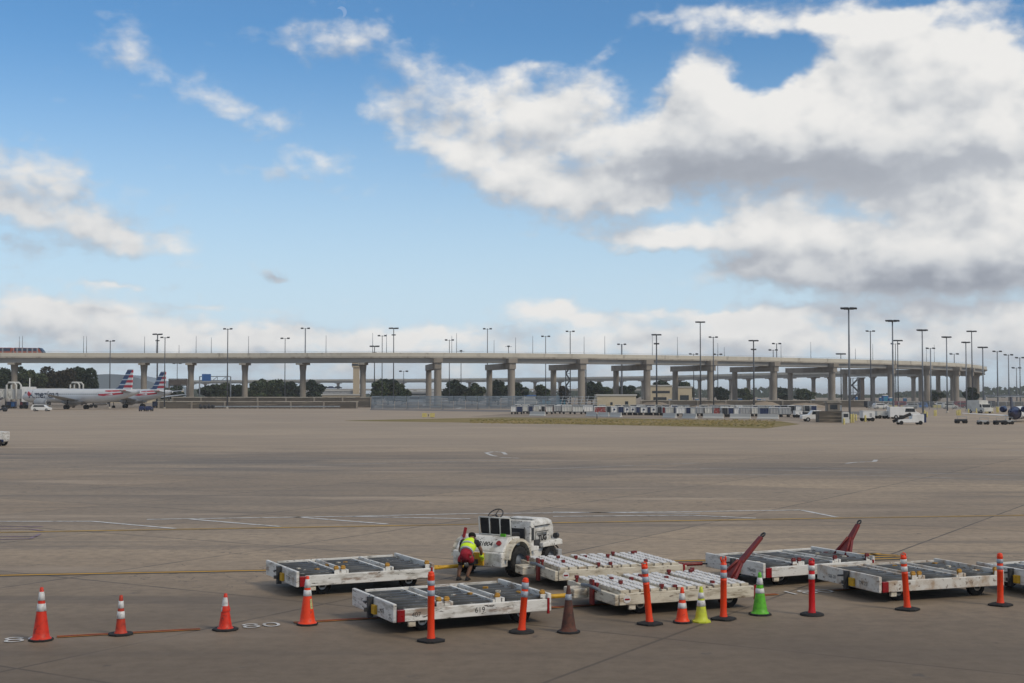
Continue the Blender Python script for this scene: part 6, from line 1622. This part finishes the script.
skinned('hair', [((cx+.01, .335, .975), (.115, .105)), ((cx+.01, .42, 1.01), (.112, .10))], [(0, 1)], M['hair'], wk)
face = MB()
face.cyl((cx+.01, .50, .90), (cx+.01, .53, .885), .014, .008, 8); face.build('nose', M['skin'], wk)
for s in (-1, 1):
    MB().lathe([(.0, -.012), (.022, -.006), (.022, .006), (0, .012)], 10, (cx+.01 + s*.088, .40, .915), axis='X').build('ear', M['skin'], wk)
    MB().lathe([(.0, -.012), (.010, -.006), (.011, 0), (.010, .006), (0, .012)], 10, (cx+.01 + s*.03, .505, .935), axis='Y').build('eye', M['band'], wk)
MB().tube([(cx-.015, .485, .875), (cx+.01, .49, .872), (cx+.035, .485, .875)], .006, 6).build('mouth', M['red_dark'], wk)
for (hx_, sgn) in (((cx-.20, .42, .52), -1), ((cx+.24, .38, .52), 1)):
    h0 = Vector(hx_); g_ = MB()
    g_.tube([h0 + Vector((0, -.07, .04)), h0, h0 + Vector((0, .05, -.04))], [.046, .048, .042], 10)
    for k in range(4):
        o_ = Vector(((k - 1.5)*.021, .05, -.035)); L = [.058, .068, .064, .050][k]
        g_.tube([h0 + o_, h0 + o_ + Vector((0, L*.6, -L*.35)), h0 + o_ + Vector((0, L*.75, -L*.95)), h0 + o_ + Vector((0, L*.45, -L*1.3))], [.011, .011, .010, .008], 7)
    g_.tube([h0 + Vector((-sgn*.035, 0, 0)), h0 + Vector((-sgn*.062, .035, -.02)), h0 + Vector((-sgn*.055, .07, -.045))], [.013, .012, .009], 7)
    g_.build('glove', M['vest'], wk)
for (sx, sy) in ((-.108, .0), (.098, .03)):
    mb = MB(); secs = [(-.11, .033, .05), (-.06, .043, .09), (.0, .045, .075), (.08, .047, .05), (.14, .035, .035), (.16, .012, .015)]
    for (y, hw, h) in secs:
        for (a, b) in ((-hw, .004), (-hw*.95, h*.6), (-hw*.5, h), (hw*.5, h), (hw*.95, h*.6), (hw, .004)): mb.v.append(Vector((sx + a, sy - .03 + y, b)))
    for k in range(len(secs)-1):
        for i in range(6): mb._f([k*6+i, k*6+(i+1) % 6, (k+1)*6+(i+1) % 6, (k+1)*6+i], True)
    mb._f(list(range(6))); mb._f([(len(secs)-1)*6+i for i in range(6)][::-1])
    mb.build('shoe', M['cloth_black'], wk)

# ------------------------------------------------------------------ thin haze in the air
mb = MB(); mb.b2(-9200, 9200, -420, 14200, -1.0, 48.0)
hm = bpy.data.materials.new('air_haze'); hm.use_nodes = True; nt = hm.node_tree; nt.nodes.clear()
pv = nt.nodes.new('ShaderNodeVolumePrincipled'); pv.inputs['Color'].default_value = (.93, .96, 1.0, 1); pv.inputs['Density'].default_value = .00014
mo = nt.nodes.new('ShaderNodeOutputMaterial'); nt.links.new(pv.outputs[0], mo.inputs['Volume'])
tag(mb.build('haze', hm), kind='stuff')
